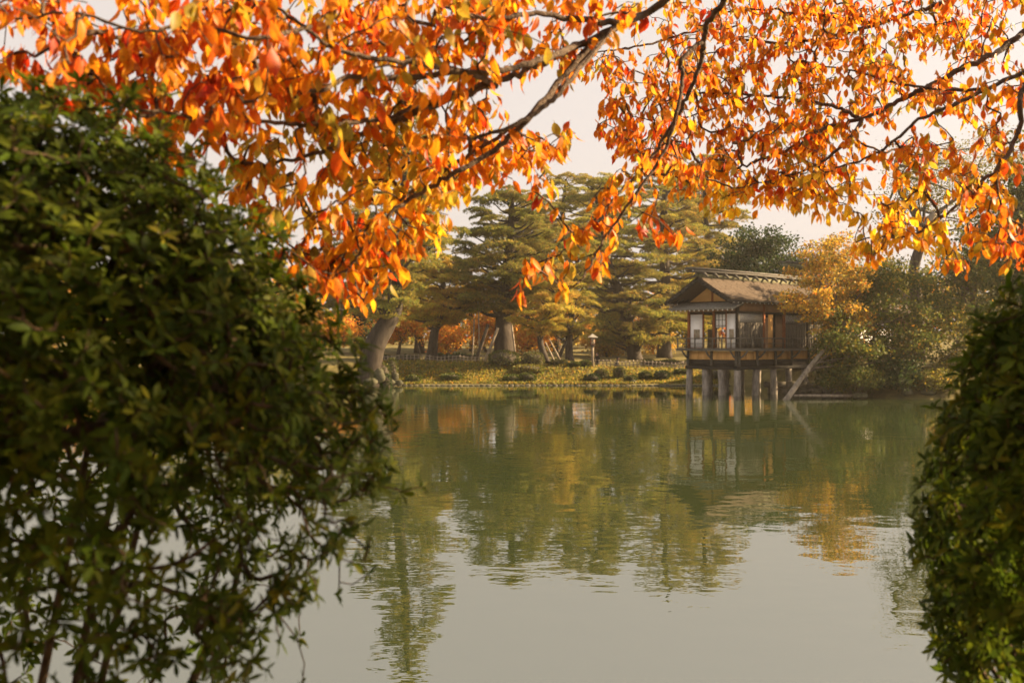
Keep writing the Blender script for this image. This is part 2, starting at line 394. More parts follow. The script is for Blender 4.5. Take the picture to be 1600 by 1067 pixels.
b = MB().box((-.03, -.03, 1.40), (LX, 0.03, 1.72)).box((-.03, .03, 1.40), (.03, LY+.03, 1.72)).box((.03, LY-.03, 1.40), (LX, LY+.03, 1.72))
tpart(b, 'skirt_board', M['dark_timber'])
# ochre boards under the balcony, one by one, with struts between
n = 12
for i in range(n):
    x0 = .06 + i*(LX-.1)/n
    tpart(MB().box((x0+.004, -.06+.006*(i % 2), 1.72), (x0+(LX-.1)/n-.004, -.02, 2.12)), 'plank', M['orange_board'])
n = 5
for i in range(n):
    y0 = .06 + i*(LY-.1)/n
    tpart(MB().box((-.06+.006*(i % 2), y0+.004, 1.72), (-.02, y0+(LY-.1)/n-.004, 2.12)), 'plank', M['orange_board'])
def brace(p, out):
    p = np.array(p); o = np.array(out)
    m = MB()
    m.obox(p + (0, 0, 1.42), p + (0, 0, 2.13), .10, .10, up=tuple(o) if True else (0, 0, 1))
    pts = [p + o*.04 + np.array((0, 0, 1.80)), p + o*.2 + np.array((0, 0, 1.88)), p + o*.36 + np.array((0, 0, 2.02)), p + o*.46 + np.array((0, 0, 2.14))]
    m.tube(pts, [.05, .045, .045, .05], 6)
    return m
for y in (.0, 1.4, LY): tpart(brace((-.1, y, 0), (-1, 0, 0)), 'balcony_brace', M['grey_timber'])
for x in (.0, 1.5, 3.1, 4.6, 6.2): tpart(brace((x, -.1, 0), (0, -1, 0)), 'balcony_brace', M['grey_timber'])
# balcony deck and rail
d = MB().box((-.58, -.58, 2.14), (LX, -.03, 2.22)).box((-.58, -.03, 2.14), (-.03, LY+.35, 2.22))
tpart(d, 'balcony_deck', M['grey_timber'])
E = -.53
rail = MB()
rail.tube([(E, LY+.35, 2.74), (E, -.75, 2.74)], .028, 6).tube([(-.75, E, 2.745), (LX, E, 2.745)], .028, 6)
rail.box((E-.015, E, 2.48), (E+.015, LY+.3, 2.51)).box((E, E-.015, 2.482), (LX, E+.015, 2.512))
rail.box((E-.03, E-.03, 2.222), (E+.03, LY+.35, 2.27)).box((E+.03, E-.03, 2.222), (LX, E+.03, 2.27))
rl = tpart(rail, 'balcony_rail', M['grey_timber'])
for y in np.linspace(E, LY+.3, 8): MB().box((E-.025, y-.025, 2.27), (E+.025, y+.025, 2.73 if y > E+.1 else 2.86)).build('rail_post', M['grey_timber'], rl)
for x in np.linspace(.45, LX-.1, 9): MB().box((x-.025, E-.025, 2.27), (x+.025, E+.025, 2.73)).build('rail_post', M['grey_timber'], rl)
# floor, ceiling, posts and beams
tpart(MB().box((-.02, -.02, 2.13), (LX, LY+.02, 2.26)), 'matted_floor', M['mat'])
tpart(MB().box((.06, .06, 4.30), (LX-.06, LY-.06, 4.36)), 'boarded_ceiling', M['red_timber'])
pc = []
for y in (.0, LY): pc.append((0, y, .11, 'dark_timber' if y == 0 else 'red_timber'))
for (x, y, wd, mt) in pc + [(0, 1.33, .09, 'red_timber'), (0, 1.95, .06, 'red_timber'), (0, .61, .05, 'red_timber'), (2.2, 0, .1, 'red_timber'), (4.02, 0, .1, 'red_timber'), (6.2, 0, .1, 'dark_timber'), (LX, 0, .1, 'dark_timber'), (LX, LY, .1, 'dark_timber'), (1.0, LY, .09, 'red_timber'), (2.2, LY, .07, 'red_timber'), (3.2, LY, .09, 'red_timber'), (6.0, LY, .09, 'red_timber')]:
    tpart(MB().box((x-wd*.6, y-wd*.6, 2.24), (x+wd*.6, y+wd*.6, 4.44)), 'wall_post', M[mt])
tpart(MB().box((-.03, .07, 3.92), (.03, LY-.07, 4.02)).box((.07, -.03, 3.925), (LX-.07, .03, 4.025)).box((.07, LY-.03, 3.92), (LX-.07, LY+.03, 4.02)), 'lintel_beam', M['dark_timber'])
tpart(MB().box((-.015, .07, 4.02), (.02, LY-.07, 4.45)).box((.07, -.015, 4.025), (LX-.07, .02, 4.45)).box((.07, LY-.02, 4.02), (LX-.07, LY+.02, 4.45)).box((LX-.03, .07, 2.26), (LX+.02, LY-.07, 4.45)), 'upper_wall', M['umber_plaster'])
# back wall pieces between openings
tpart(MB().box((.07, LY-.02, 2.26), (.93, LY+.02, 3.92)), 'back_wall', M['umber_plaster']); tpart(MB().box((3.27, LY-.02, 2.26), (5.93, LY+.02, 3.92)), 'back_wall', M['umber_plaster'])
# white paper screens on the lake front
def screen(y0, y1):
    s_ = tpart(MB().box((-.025, y0, 2.27), (.01, y1, 3.92)), 'white_screen', M['paper'])
    w_ = (y1 - y0)
    MB().box((-.034, y0+w_*.2, 2.70), (-.0265, y0+w_*.72, 3.18)).build('hung_print', M['picture'], s_)
    for z in (2.265, 3.905): MB().box((-.032, y0, z), (.016, y1, z+.018)).build('screen_rail', M['red_timber'], s_)
screen(2.0, 2.70); screen(.07, .58)
lt = MB()
for y in np.linspace(.66, 1.24, 4): lt.box((-.012, y-.012, 2.27), (.012, y+.012, 3.9))
for z in np.linspace(2.5, 3.9, 6): lt.box((-.010, .66, z-.012), (.010, 1.24, z+.012))
ls = tpart(lt, 'lattice_door', M['grey_timber'])
MB().box((.013, .66, 3.25), (.017, 1.24, 3.9)).build('door_paper', M['paper'], ls)
# dark storm screens on the long side, boards and a pale slatted top
for (x0, x1) in ((.12, 2.1), (4.12, 6.1), (6.3, 7.5)):
    s_ = tpart(MB().box((x0, .002, 2.27), (x1, .02, 3.50)), 'storm_screen', M['dark_timber'])
    nb = int((x1-x0)/.22)
    for i in range(nb):
        a0 = x0 + i*(x1-x0)/nb
        MB().box((a0+.006, -.025+.004*(i % 2), 2.28), (a0+(x1-x0)/nb-.006, .0, 3.48)).build('plank', M['weathered_board'], s_)
    tpart(MB().box((x0, .004, 3.50), (x1, .014, 3.92)), 'transom_paper', M['paper'])
    sl_ = MB()
    for x in np.arange(x0+.02, x1, .075): sl_.box((x-.008, -.02, 3.51), (x+.008, .0, 3.915))
    sl_.box((x0, -.026, 3.48), (x1, .02, 3.51))
    tpart(sl_, 'transom_lattice', M['grey_timber'])
tpart(MB().box((2.62, -.02, 2.27), (3.0, .012, 3.92)), 'sliding_door', M['orange_board'])
# gable end, pent roof and main roof
AP, EV, HX = 5.58, 4.46, 1.92
YM = LY/2
def roof_z(t): return EV + (AP-EV)*(t**1.12)            # t 0 at the eave, 1 at the ridge
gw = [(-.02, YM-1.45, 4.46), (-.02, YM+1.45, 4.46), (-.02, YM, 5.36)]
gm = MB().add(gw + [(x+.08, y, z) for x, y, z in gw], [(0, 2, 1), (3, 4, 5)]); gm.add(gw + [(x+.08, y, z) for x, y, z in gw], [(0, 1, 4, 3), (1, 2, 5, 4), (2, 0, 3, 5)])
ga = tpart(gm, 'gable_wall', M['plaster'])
MB().box((-.06, YM-.05, 4.46), (-.021, YM+.05, 5.3)).build('king_post', M['red_timber'], ga)
MB().box((-.07, -.1, 4.42), (-.022, LY+.1, 4.52)).build('tie_beam', M['dark_timber'], ga)
def roof_slab(x0, x1, sgn, th, dz, e=0.):
    nseg = 8; pr = []
    for i in range(nseg+1):
        t = i/nseg*(1+e) - e
        pr.append((YM + sgn*HX*(1-t), (roof_z(t) if t > 0 else EV + (AP-EV)*t*.6) + dz))
    v = [(x, y, z+o) for x in (x0, x1) for o in (0, -th) for (y, z) in pr]; m = nseg+1
    f = []
    for i in range(nseg):
        f += [(i, i+1, 2*m+i+1, 2*m+i), (m+i, 3*m+i, 3*m+i+1, m+i+1), (i, m+i, m+i+1, i+1), (2*m+i, 2*m+i+1, 3*m+i+1, 3*m+i)]
    f += [(0, 2*m, 3*m, m), (nseg, m+nseg, 3*m+nseg, 2*m+nseg)]
    return v, f
roof = MB()
for s_ in (-1, 1):
    roof.add(*roof_slab(-1.2, LX+1.0, s_, .09, .1))
rf = tpart(roof, 'main_roof', M['thatch'])
# courses of shingle on the two slopes, uneven butts
sh = MB()
for s_ in (-1, 1):
    for k in range(17):
        t = (k+.2)/17.5; t1 = t + .09
        x = -1.21
        while x < LX+1.0:
            wdt = rng.uniform(.18, .34); j = rng.uniform(-.012, .012)
            ya, za, yb, zb = YM+s_*HX*(1-t+j), roof_z(max(t-j, 0))+.125+rng.uniform(0, .022), YM+s_*HX*(1-t1), roof_z(min(t1, 1))+.105
            v = [(x, ya, za), (x+wdt-.008, ya, za), (x+wdt-.008, yb, zb), (x, yb, zb), (x, ya, za-.035), (x+wdt-.008, ya, za-.035)]
            sh.add(v, [(0, 1, 2, 3), (0, 4, 5, 1)]); x += wdt
o = sh.build('roof_shingles', M['thatch'], rf); o['kind'] = 'stuff'
bb = MB()
for s_ in (-1, 1):
    for i in range(8):
        t, t1 = i/8, (i+1)/8
        bb.obox((-1.22, YM+s_*HX*(1.01-t), roof_z(t)-.06), (-1.22, YM+s_*HX*(1.01-t1), roof_z(t1)-.06), .06, .15)
tpart(bb, 'barge_board', M['dark_timber'])
fas = MB().obox((-1.19, YM-HX-.015, EV+.005), (LX+1, YM-HX-.015, EV+.005), .04, .1).obox((-1.19, YM+HX+.015, EV+.005), (LX+1, YM+HX+.015, EV+.005), .04, .1)
tpart(fas, 'eave_board', M['dark_timber'])
rf2 = MB(); tips = MB()
for x in np.arange(-1.0, LX+.9, .36):
    for s_ in (-1, 1):
        rf2.obox((x, YM+s_*1.5, 4.66), (x, YM+s_*(HX-.03), 4.42), .06, .07); tips.box((x-.032, YM+s_*(HX-.03)-.012, 4.385), (x+.032, YM+s_*(HX-.03)+.012, 4.45))
for y in np.arange(-.35, LY+.45, .27):
    rf2.obox((-.05, y, 4.33), (-.92, y, 4.07), .05, .06); tips.box((-.935, y-.028, 4.035), (-.91, y+.028, 4.095))
tpart(rf2, 'eave_rafters', M['dark_timber'])
tpart(tips, 'rafter_tips', M['white'])
pent = MB()
pent.add([(-.0, -.42, 4.46), (-.0, LY+.42, 4.46), (-1.0, LY+.46, 4.15), (-1.0, -.46, 4.15), (-.0, -.42, 4.40), (-.0, LY+.42, 4.40), (-1.0, LY+.46, 4.09), (-1.0, -.46, 4.09)],
         [(0, 1, 2, 3), (4, 7, 6, 5), (3, 2, 6, 7), (0, 4, 5, 1), (0, 3, 7, 4), (1, 5, 6, 2)])
pt = tpart(pent, 'pent_roof', M['tile'])
ps = MB()
for k in range(7):
    xa = -1.02 + k*.142
    y = -.47
    while y < LY+.45:
        wy = rng.uniform(.10, .17); dz = rng.uniform(0, .018)
        z = lambda x: 4.165 + (x+1.0)*.31
        ps.add([(xa, y, z(xa)+.02+dz), (xa, y+wy-.008, z(xa)+.02+dz), (xa+.16, y+wy-.008, z(xa+.16)), (xa+.16, y, z(xa+.16)), (xa, y, z(xa)-.01), (xa, y+wy-.008, z(xa)-.01)], [(0, 3, 2, 1), (0, 1, 5, 4)])
        y += wy
o = ps.build('roof_shingles', M['tile'], pt); o['kind'] = 'stuff'
rg = tpart(MB().box((-1.15, YM-.16, 5.55), (LX+.9, YM+.16, 5.79)), 'ridge', M['moss'])
for x in np.arange(-1.0, LX+.9, .86):
    MB().tube([(x, YM-.42, 5.66), (x, YM-.25, 5.80), (x, YM, 5.86), (x, YM+.25, 5.80), (x, YM+.42, 5.66)], [.05, .07, .075, .07, .05], 7).build('ridge_saddle', M['grey_timber'], rg, smooth=True)
for s_ in (-1, 1): MB().tube([(-1.75, YM+s_*.2, 5.90), (3, YM+s_*.2, 5.93), (LX+1.2, YM+s_*.2, 5.91)], .05, 7).build('ridge_pole', M['grey_timber'], rg)
MB().box((-1.95, YM-.2, 5.98), (LX+1.4, YM+.2, 6.08)).build('ridge_plank', M['grey_timber'], rg)

# the bigger house behind, mostly covered by trees
hs_ = thing('garden_house', (17.6, 54.5, 1.2), 'larger timber house with a long ridge, almost hidden behind the golden tree and the evergreens', 'house', rz=A43)
h = MB().box((0, 0, 0), (9, 4.4, 3.1)); h.build('wall', M['umber_plaster'], hs_)
for x in (0, 2.2, 4.5, 6.8, 9): MB().box((x-.08, -.06, 0), (x+.08, -.003, 3.05)).build('wall_post', M['dark_timber'], hs_)
for x in (2.4, 4.7): MB().box((x, -.03, .5), (x+1.9, -.003, 2.5)).build('paper_window', M['paper'], hs_)
r_ = MB()
for s_ in (-1, 1):
    r_.add([(-1, 2.2, 5.5), (10, 2.2, 5.5), (10, 2.2+s_*3.1, 3.2), (-1, 2.2+s_*3.1, 3.2), (-1, 2.2, 5.32), (10, 2.2, 5.32), (10, 2.2+s_*3.1, 3.02), (-1, 2.2+s_*3.1, 3.02)],
           [(0, 1, 2, 3), (4, 7, 6, 5), (3, 2, 6, 7), (0, 3, 7, 4), (1, 5, 6, 2)])
rr = r_.build('roof', M['thatch'], hs_)
MB().box((-1.2, 2.0, 5.5), (10.2, 2.4, 5.72)).build('ridge', M['moss'], rr)
for s_ in (-1, 1): MB().tube([(-1.5, 2.2+s_*.2, 5.82), (10.5, 2.2+s_*.2, 5.82)], .05, 7).build('ridge_pole', M['grey_timber'], rr)

# ------------------------------------------------------------------ background trees
def gz(x, y): return float(ground_z(x, y))
PINE_PAL = [(3, .28, .26, .05), (2.6, .38, .33, .055), (1.4, .14, .15, .04), (1, .46, .37, .06)]
PINE_SUN_GOLD = [(3, .44, .36, .06), (3, .54, .42, .065), (1, .26, .23, .05)]  # yellow sunlight on two of the pines, put into the needle colour
PINE_GREEN = [(3, .23, .225, .048), (2.6, .32, .285, .052), (1.6, .12, .14, .04)]
def pad_mesh(i, pal=None):
    """one flat cloud of pine shoots, radius 1"""
    n = 340
    a = rng.uniform(0, 2*np.pi, n); r = np.sqrt(rng.uniform(0, 1, n))
    lob = 1 + .22*np.sin(3*a + i) + .14*np.sin(5*a + 2*i)
    P = np.stack([r*np.cos(a)*lob, r*np.sin(a)*lob, .42*np.sqrt(np.clip(1-r*r, 0, 1)) + .10*np.sin(5*r*np.cos(a)+i)*np.cos(4*r*np.sin(a)) + rng.uniform(-.16, .04, n)], 1)
    C = pick(pal or PINE_PAL, n, .15)
    parts = []
    for k in range(6):
        ax = np.stack([np.cos(a)*r, np.sin(a)*r, np.full(n, .75)], 1) + rng.normal(size=(n, 3))*.55
        parts.append(scatter((np.array([(-.13, 0, 0), (.13, 0, 0), (0, 1, 0)], float), np.array([(0, 1, 2)]), np.zeros((3, 2))), P, frames(ax, rand_dir(n)), rng.uniform(.10, .22, n), C))
    v, f, t, l = merge(parts)
    return raw_mesh('needle_pad', v, [f], [M['needles']], tint=t)
PADS = {'mid': [pad_mesh(i) for i in range(6)], 'sun_gold': [pad_mesh(i+6, PINE_SUN_GOLD) for i in range(5)], 'green': [pad_mesh(i+11, PINE_GREEN) for i in range(5)]}

def catmull(pts, k=6):
    p = np.asarray(pts, float); p = np.vstack([2*p[0]-p[1], p, 2*p[-1]-p[-2]]); out = []
    for i in range(1, len(p)-2):
        for t in np.arange(k)/k:
            out.append(.5*((2*p[i]) + (-p[i-1]+p[i+1])*t + (2*p[i-1]-5*p[i]+4*p[i+1]-p[i+2])*t*t + (-p[i-1]+3*p[i]-3*p[i+1]+p[i+2])*t**3))
    out.append(p[-2]); return np.array(out)

def pine(px, d, path, r0, crown, label, group='pine trees on the far bank', npads=34, pad=(1.0, 1.6), mat='pine_bark', tone='mid', squash=.8):
    """path: (px, py) trunk points above the base; crown: list of (py, halfwidth px) from bottom to top"""
    bx = (px-800)/F*d; base = np.array((bx, d, gz(bx, d) - .15))
    root = thing('pine_tree', tuple(base), label, 'pine tree', group)
    pts = [base] + [at(x, y, d + rng.uniform(-.5, .5)) for x, y in path]
    tr = catmull(pts, 6); nT = len(tr)
    rad = r0*np.linspace(1, .16, nT)**.85; rad[:3] *= (1.25, 1.12, 1.04)
    MB().tube(tr, rad, 10).build('trunk', M[mat], root, origin=base, smooth=True)
    cy = np.array([c[0] for c in crown], float); cw = np.array([c[1] for c in crown], float)
    o_ = np.argsort(cy); cy, cw = cy[o_], cw[o_]
    limbs = 0
    npads = int(npads*1.25); levels = np.linspace(0, 1, npads)
    ang = rng.uniform(0, 6)
    for i, t in enumerate(levels):
        py = cy[-1] + (cy[0]-cy[-1])*t + rng.uniform(-4, 4)
        hw = np.interp(py, cy, cw)/F*d
        z = EYE - (py-536.5)/F*d
        ang += 2.4 + rng.uniform(-.4, .4)
        k = int(np.argmin(abs(tr[:, 2]-(z-.5)))); c0 = tr[k]
        ps = .72*rng.uniform(*pad)*(1-.3*t)
        rr = max(hw-ps*.7, 0)*rng.uniform(.45, 1.05)
        pc = np.array((c0[0]+rr*math.cos(ang), c0[1]+rr*math.sin(ang)*squash, z))
        if rr > .5:
            mid = (c0+pc)/2 + np.array((0, 0, -.12*rr+rng.uniform(-.1, .25)))
            MB().tube(catmull([c0, mid, pc + (0, 0, .05)], 3), np.linspace(max(.05, rad[k]*.4), .03, 7), 5, cap=False).build('limb', M[mat], root, origin=base, smooth=True)
        for j in range(3 if rr > 1.4 else 2 if rr > .7 else 1):
            o = link('needle_pad', random.choice(PADS[tone]), root, tuple(pc - base + (j > 0)*np.array((rng.uniform(-1.5, 1.5)*ps, rng.uniform(-1.3, 1.3)*ps, rng.uniform(-.35, .3)))))
            s_ = ps*(1 if j == 0 else .75)
            o.scale = (s_*rng.uniform(.9, 1.25), s_*rng.uniform(.8, 1.1), s_*rng.uniform(.7, 1.1)); o.rotation_euler = (rng.uniform(-.2, .2), rng.uniform(-.2, .2), rng.uniform(0, 6))
    return root

pine(574, 58.5, [(584, 545), (602, 510), (617, 478), (618, 430), (626, 350), (634, 260), (636, 150)], .72, [(500, 35), (470, 60), (420, 90), (350, 85), (280, 70), (200, 50), (150, 22)], 'thick leaning pine at the left point of the far bank beside the boulders', tone='green', npads=46, pad=(.9, 1.5))
pine(672, 68, [(676, 545), (680, 515), (695, 470), (690, 430), (692, 405)], .42, [(505, 55), (480, 85), (450, 75), (420, 55), (402, 25)], 'low spreading pine with yellow lit layers left of the huge trunk', npads=34, pad=(1.0, 1.6), mat='dark_bark', tone='sun_gold')
pine(787, 66, [(787, 530), (786, 500), (790, 440), (797, 380), (800, 310)], .74, [(490, 60), (460, 75), (420, 85), (380, 80), (340, 70), (300, 30)], 'huge old pine with the thickest upright trunk, behind the largest clipped bush', tone='green', npads=52, pad=(1.0, 1.7))
pine(857, 63.5, [(852, 560), (844, 530), (850, 500), (868, 470), (880, 440)], .26, [(520, 40), (500, 55), (470, 45), (440, 32), (415, 15)], 'small crooked pine with layers coloured sunlit yellow right of the huge trunk', npads=24, pad=(.8, 1.25), tone='sun_gold')
pine(890, 70, [(889, 545), (891, 510), (897, 470), (903, 400), (905, 350)], .32, [(530, 45), (495, 55), (450, 50), (400, 40), (340, 20)], 'straight dark stemmed pine behind the small crooked one', npads=30, mat='dark_bark')
pine(993, 79, [(988, 540), (975, 480), (960, 440), (948, 400), (940, 340), (925, 290)], .62, [(540, 60), (480, 85), (420, 95), (360, 90), (310, 60), (282, 25)], 'hazy tall pine with a dark trunk leaning left, above the lamp post', tone='green', npads=48, pad=(1.2, 2.0))
pine(1038, 84, [(1038, 500), (1039, 430), (1037, 360), (1040, 290), (1045, 230)], .60, [(520, 70), (450, 95), (380, 95), (310, 75), (250, 40)], 'hazy tall pine with a straight vertical trunk left of the tea house roof', npads=42, pad=(1.2, 2.0))
pine(868, 92, [(868, 480), (873, 400), (880, 330), (884, 280)], .5, [(470, 60), (400, 80), (340, 80), (300, 50), (275, 25)], 'distant rounded pine far behind the small crooked pine', npads=36, pad=(1.3, 2.2))
pine(1115, 90, [(1112, 480), (1108, 400), (1102, 330), (1100, 260)], .5, [(500, 60), (430, 70), (360, 70), (300, 50), (255, 25)], 'distant pine rising behind the tea house gable', npads=36, pad=(1.3, 2.2))
pine(560, 84, [(560, 500), (552, 440), (556, 380), (560, 330)], .45, [(500, 60), (450, 70), (400, 60), (360, 45), (330, 20)], 'middling distant pine just left of the leaning pine', npads=30, pad=(1.2, 1.9))
pine(715, 96, [(716, 520), (712, 470), (714, 430), (712, 398)], .35, [(500, 25), (460, 28), (430, 20), (400, 9)], 'slim far pine with its top in the sky gap', npads=20, pad=(.9, 1.4))
pine(655, 83, [(655, 500), (650, 440), (654, 380), (658, 320)], .42, [(510, 45), (450, 58), (400, 58), (350, 48), (300, 25)], 'hazy pine left of the sky gap, behind the low spreading pine', npads=34, pad=(1.2, 1.9))
pine(825, 96, [(826, 480), (822, 400), (824, 330)], .45, [(480, 50), (420, 62), (360, 55), (310, 25)], 'hazy far pine just right of the huge old pine', npads=28, pad=(1.4, 2.2))
pine(945, 99, [(944, 480), (948, 400), (945, 320)], .5, [(490, 55), (430, 70), (370, 70), (310, 45), (280, 20)], 'farthest hazy pine, seen over the lamp post', npads=32, pad=(1.5, 2.4))
pine(1075, 101, [(1075, 480), (1078, 400), (1074, 320)], .5, [(500, 60), (430, 75), (370, 75), (310, 50), (272, 25)], 'farthest hazy pine just left of the tea house ridge', npads=34, pad=(1.5, 2.4))
pine(420, 70, [(420, 500), (410, 440), (414, 400)], .4, [(520, 70), (470, 80), (430, 60), (405, 25)], 'low broad pine on the far bank behind the big dark bush', npads=26, pad=(1.2, 1.8))
pine(230, 72, [(232, 500), (240, 430), (236, 380)], .45, [(530, 90), (470, 100), (420, 70), (380, 25)], 'leftmost pine of the far bank, seen only through the big dark bush', npads=26, pad=(1.3, 2.0))

def leafy(name, base, trunk_pts, r0, ells, n, size, pal, label, cat='tree', group=None, mat='dark_bark', clump=.55, leafmat='tree_leaf', up=.35, limbs=True, part='crown', nclump=None, trunk=True):
    """broadleaf tree or shrub. ells: (center xyz, radii xyz); leaves in uneven clumps through the volume"""
    base = np.array(base, float)
    root = thing(name, tuple(base), label, cat, group)
    vol = np.array([e[1][0]*e[1][1]*e[1][2] for e in ells])**.67
    nclump = nclump or max(14, int(n/70))
    ids = rng.choice(len(ells), nclump, p=vol/vol.sum())
    c = np.array([e[0] for e in ells])[ids]; r = np.array([e[1] for e in ells])[ids]
    cc = c + rand_dir(nclump, .15)*r*rng.uniform(.35, 1.0, (nclump, 1))
    lid = rng.integers(0, nclump, n)
    P = cc[lid] + rng.normal(size=(n, 3))*np.array((clump, clump, clump*.55))*.6
    P = P[P[:, 2] > base[2] + .02]; lid = lid[:len(P)]; m = len(P)
    C = pick(pal, m, .12) * (rng.uniform(.8, 1.2, nclump)[rng.permutation(nclump)][lid])[:, None]
    v, f, t, l = scatter(DIAMOND, P, frames(rand_dir(m, -.3), rand_dir(m, up)), rng.uniform(.7, 1.3, m)*size, C)
    o = link(part, raw_mesh(part, v - base, [f], [M[leafmat]], tint=t), root)
    if trunk:
        pts = catmull(trunk_pts, 5)
        MB().tube(pts, r0*np.linspace(1, .35, len(pts)), 9).build('trunk', M[mat], root, origin=base, smooth=True)
        if limbs:
            lb = MB()
            for i in rng.choice(nclump, min(nclump, 16), replace=False):
                k = rng.integers(len(pts)//2, len(pts)); p0 = pts[k]; p1 = cc[i]
                lb.tube(catmull([p0, (p0+p1)/2 + rng.normal(size=3)*.12 + (0, 0, .1), p1], 3), np.linspace(r0*.3, .015, 7), 5, cap=False)
            lb.build('limbs', M['dark_bark'], root, origin=base, smooth=True)
    return root
def E_(px, py, d, rx, ry, dep=None):
    s_ = d/F
    return (at(px, py, d), np.array((rx*s_, (dep if dep else rx*s_*.8), ry*s_)))
def groundpt(px, d, dz=0):
    x = (px-800)/F*d; return np.array((x, d, gz(x, d)+dz))

ORANGE = [(3, .66, .27, .03), (3, .70, .38, .045), (1, .58, .14, .02), (1, .40, .30, .05)]
AMBER = [(3, .56, .36, .05), (2, .42, .30, .05), (1, .62, .28, .035)]
OLIVE = [(3, .17, .155, .024), (2, .11, .12, .022), (1, .28, .20, .03)]
DKGREEN = [(3, .026, .048, .012), (2, .038, .060, .014), (.6, .08, .085, .018)]
GREEN = [(3, .055, .075, .016), (2, .085, .095, .018), (1, .14, .125, .022)]
GOLD = [(2.4, .42, .24, .03), (1.6, .50, .31, .035), (1.6, .26, .20, .04), (.6, .46, .17, .025), (1, .15, .14, .04)]
maples = [(622, 78, 515, 40, 28, ORANGE, 'orange maple behind the leaning pine trunk'), (655, 82, 500, 45, 32, AMBER, 'amber maple whose slim trunk stands behind the low hedge'),
          (700, 76, 530, 32, 24, ORANGE, 'bright orange maple between the low spreading pine and the support poles'), (735, 88, 470, 45, 34, AMBER, 'tall amber maple below the sky gap'),
          (760, 86, 515, 35, 36, ORANGE, 'orange maple just left of the huge pine trunk'), (828, 80, 530, 35, 30, ORANGE, 'deep orange maple just right of the huge pine trunk'),
          (872, 90, 500, 40, 50, AMBER, 'tall amber maple behind the straight dark stemmed pine'), (950, 88, 540, 26, 26, GOLD, 'small golden maple behind the lamp post'),
          (1022, 95, 530, 40, 32, AMBER, 'amber maple deep in the haze left of the tea house'), (1080, 92, 500, 40, 50, OLIVE, 'olive broadleaf tree seen through the tea house'),
          (520, 80, 520, 45, 30, ORANGE, 'orange maple half covered by the edge of the big dark bush'), (350, 78, 535, 70, 30, AMBER, 'wide amber maple behind the middle of the big dark bush'), (120, 80, 520, 80, 38, ORANGE, 'leftmost orange maple, behind the big dark bush')]
for (px, d, py, rx, ry, pal, lab) in maples:
    b0 = groundpt(px, d, -.1); s_ = d/F
    top = at(px+rng.uniform(-6, 6), py+ry*.3, d)
    leafy('maple_tree', b0, [b0, (b0+top)/2 + (rng.uniform(-.25, .25), 0, 0), top], .17, [E_(px-rx*.35, py+3, d, rx*.65, ry*.8), E_(px+rx*.35, py-3, d, rx*.65, ry*.8), E_(px, py-ry*.4, d, rx*.6, ry*.6)], 3600, .20, pal, lab, 'maple tree', 'autumn maples behind the pines', clump=.75)
# hazy wood closing the view
P = []; C = []
for k in range(150):
    x = rng.uniform(-75, 90); y = rng.uniform(112, 135); hgt = rng.uniform(3, 10)
    n = 260; c = np.array((x, y, gz(x, y)+hgt*.5)); rr = np.array((rng.uniform(2, 4), 2, hgt*.5))
    P.append(c + rand_dir(n)*rr*rng.uniform(.5, 1, (n, 1))); C.append(pick([OLIVE, AMBER, GREEN, ORANGE][rng.integers(0, 4)], n, .15))
P = np.concatenate(P); C = np.concatenate(C)
v, f, t, l = scatter(DIAMOND, P, frames(rand_dir(len(P)), rand_dir(len(P), .3)), rng.uniform(.5, .9, len(P)), C)
tag(link('distant_woods', raw_mesh('distant_woods', v, [f], [M['tree_leaf']], tint=t)), 'hazy mixed autumn wood closing the view behind the pines', 'woods', kind='stuff')

# dark evergreen, golden tree, leaning tree and the rest of the right bank
b0 = groundpt(1185, 71)
leafy('evergreen_tree', b0, [b0, at(1185, 480, 71), at(1182, 400, 71)], .4, [E_(1180, 420, 71, 85, 62), E_(1140, 440, 71, 48, 45), E_(1228, 430, 71, 52, 50), E_(1185, 380, 71, 55, 32)], 15000, .20, DKGREEN, 'dark green domed evergreen rising behind the tea house roof', 'tree', clump=.6)
b0 = groundpt(1312, 47.5)
leafy('golden_tree', b0, [b0, at(1305, 560, 47.3), at(1300, 480, 47), at(1296, 400, 47)], .16, [E_(1310, 440, 49.6, 56, 62), E_(1290, 395, 45.8, 58, 26), E_(1305, 430, 46, 55, 36), E_(1262, 470, 45, 42, 24), E_(1300, 495, 45.5, 48, 30), E_(1268, 415, 45.3, 40, 16), E_(1320, 390, 46.5, 45, 34), E_(1335, 500, 46.5, 40, 30)], 13000, .13, GOLD, 'golden yellow tree hanging over the right end of the tea house', 'tree', clump=.36, nclump=120, up=.6)
b0 = at(1214, 646, 44.1)
leafy('leaning_tree', b0, [b0, at(1229, 624, 44.2), at(1258, 583, 44.7), at(1288, 545, 45.4), at(1325, 500, 46.5)], .165, [E_(1395, 500, 47, 75, 40), E_(1335, 535, 45.4, 52, 30), E_(1308, 530, 45.0, 34, 18), E_(1300, 500, 45.6, 30, 20), E_(1420, 545, 46.5, 70, 42), E_(1455, 485, 48, 60, 45), E_(1390, 445, 48.5, 60, 26), E_(1372, 440, 50.8, 80, 38), E_(1350, 480, 50, 50, 30)], 16000, .15, [(3, .095, .105, .02), (2.5, .065, .085, .017), (1, .19, .155, .025), (.25, .36, .21, .03)], 'tree with a pale trunk leaning out of the water and an olive crown', 'tree', mat='pale_bark', clump=.5)
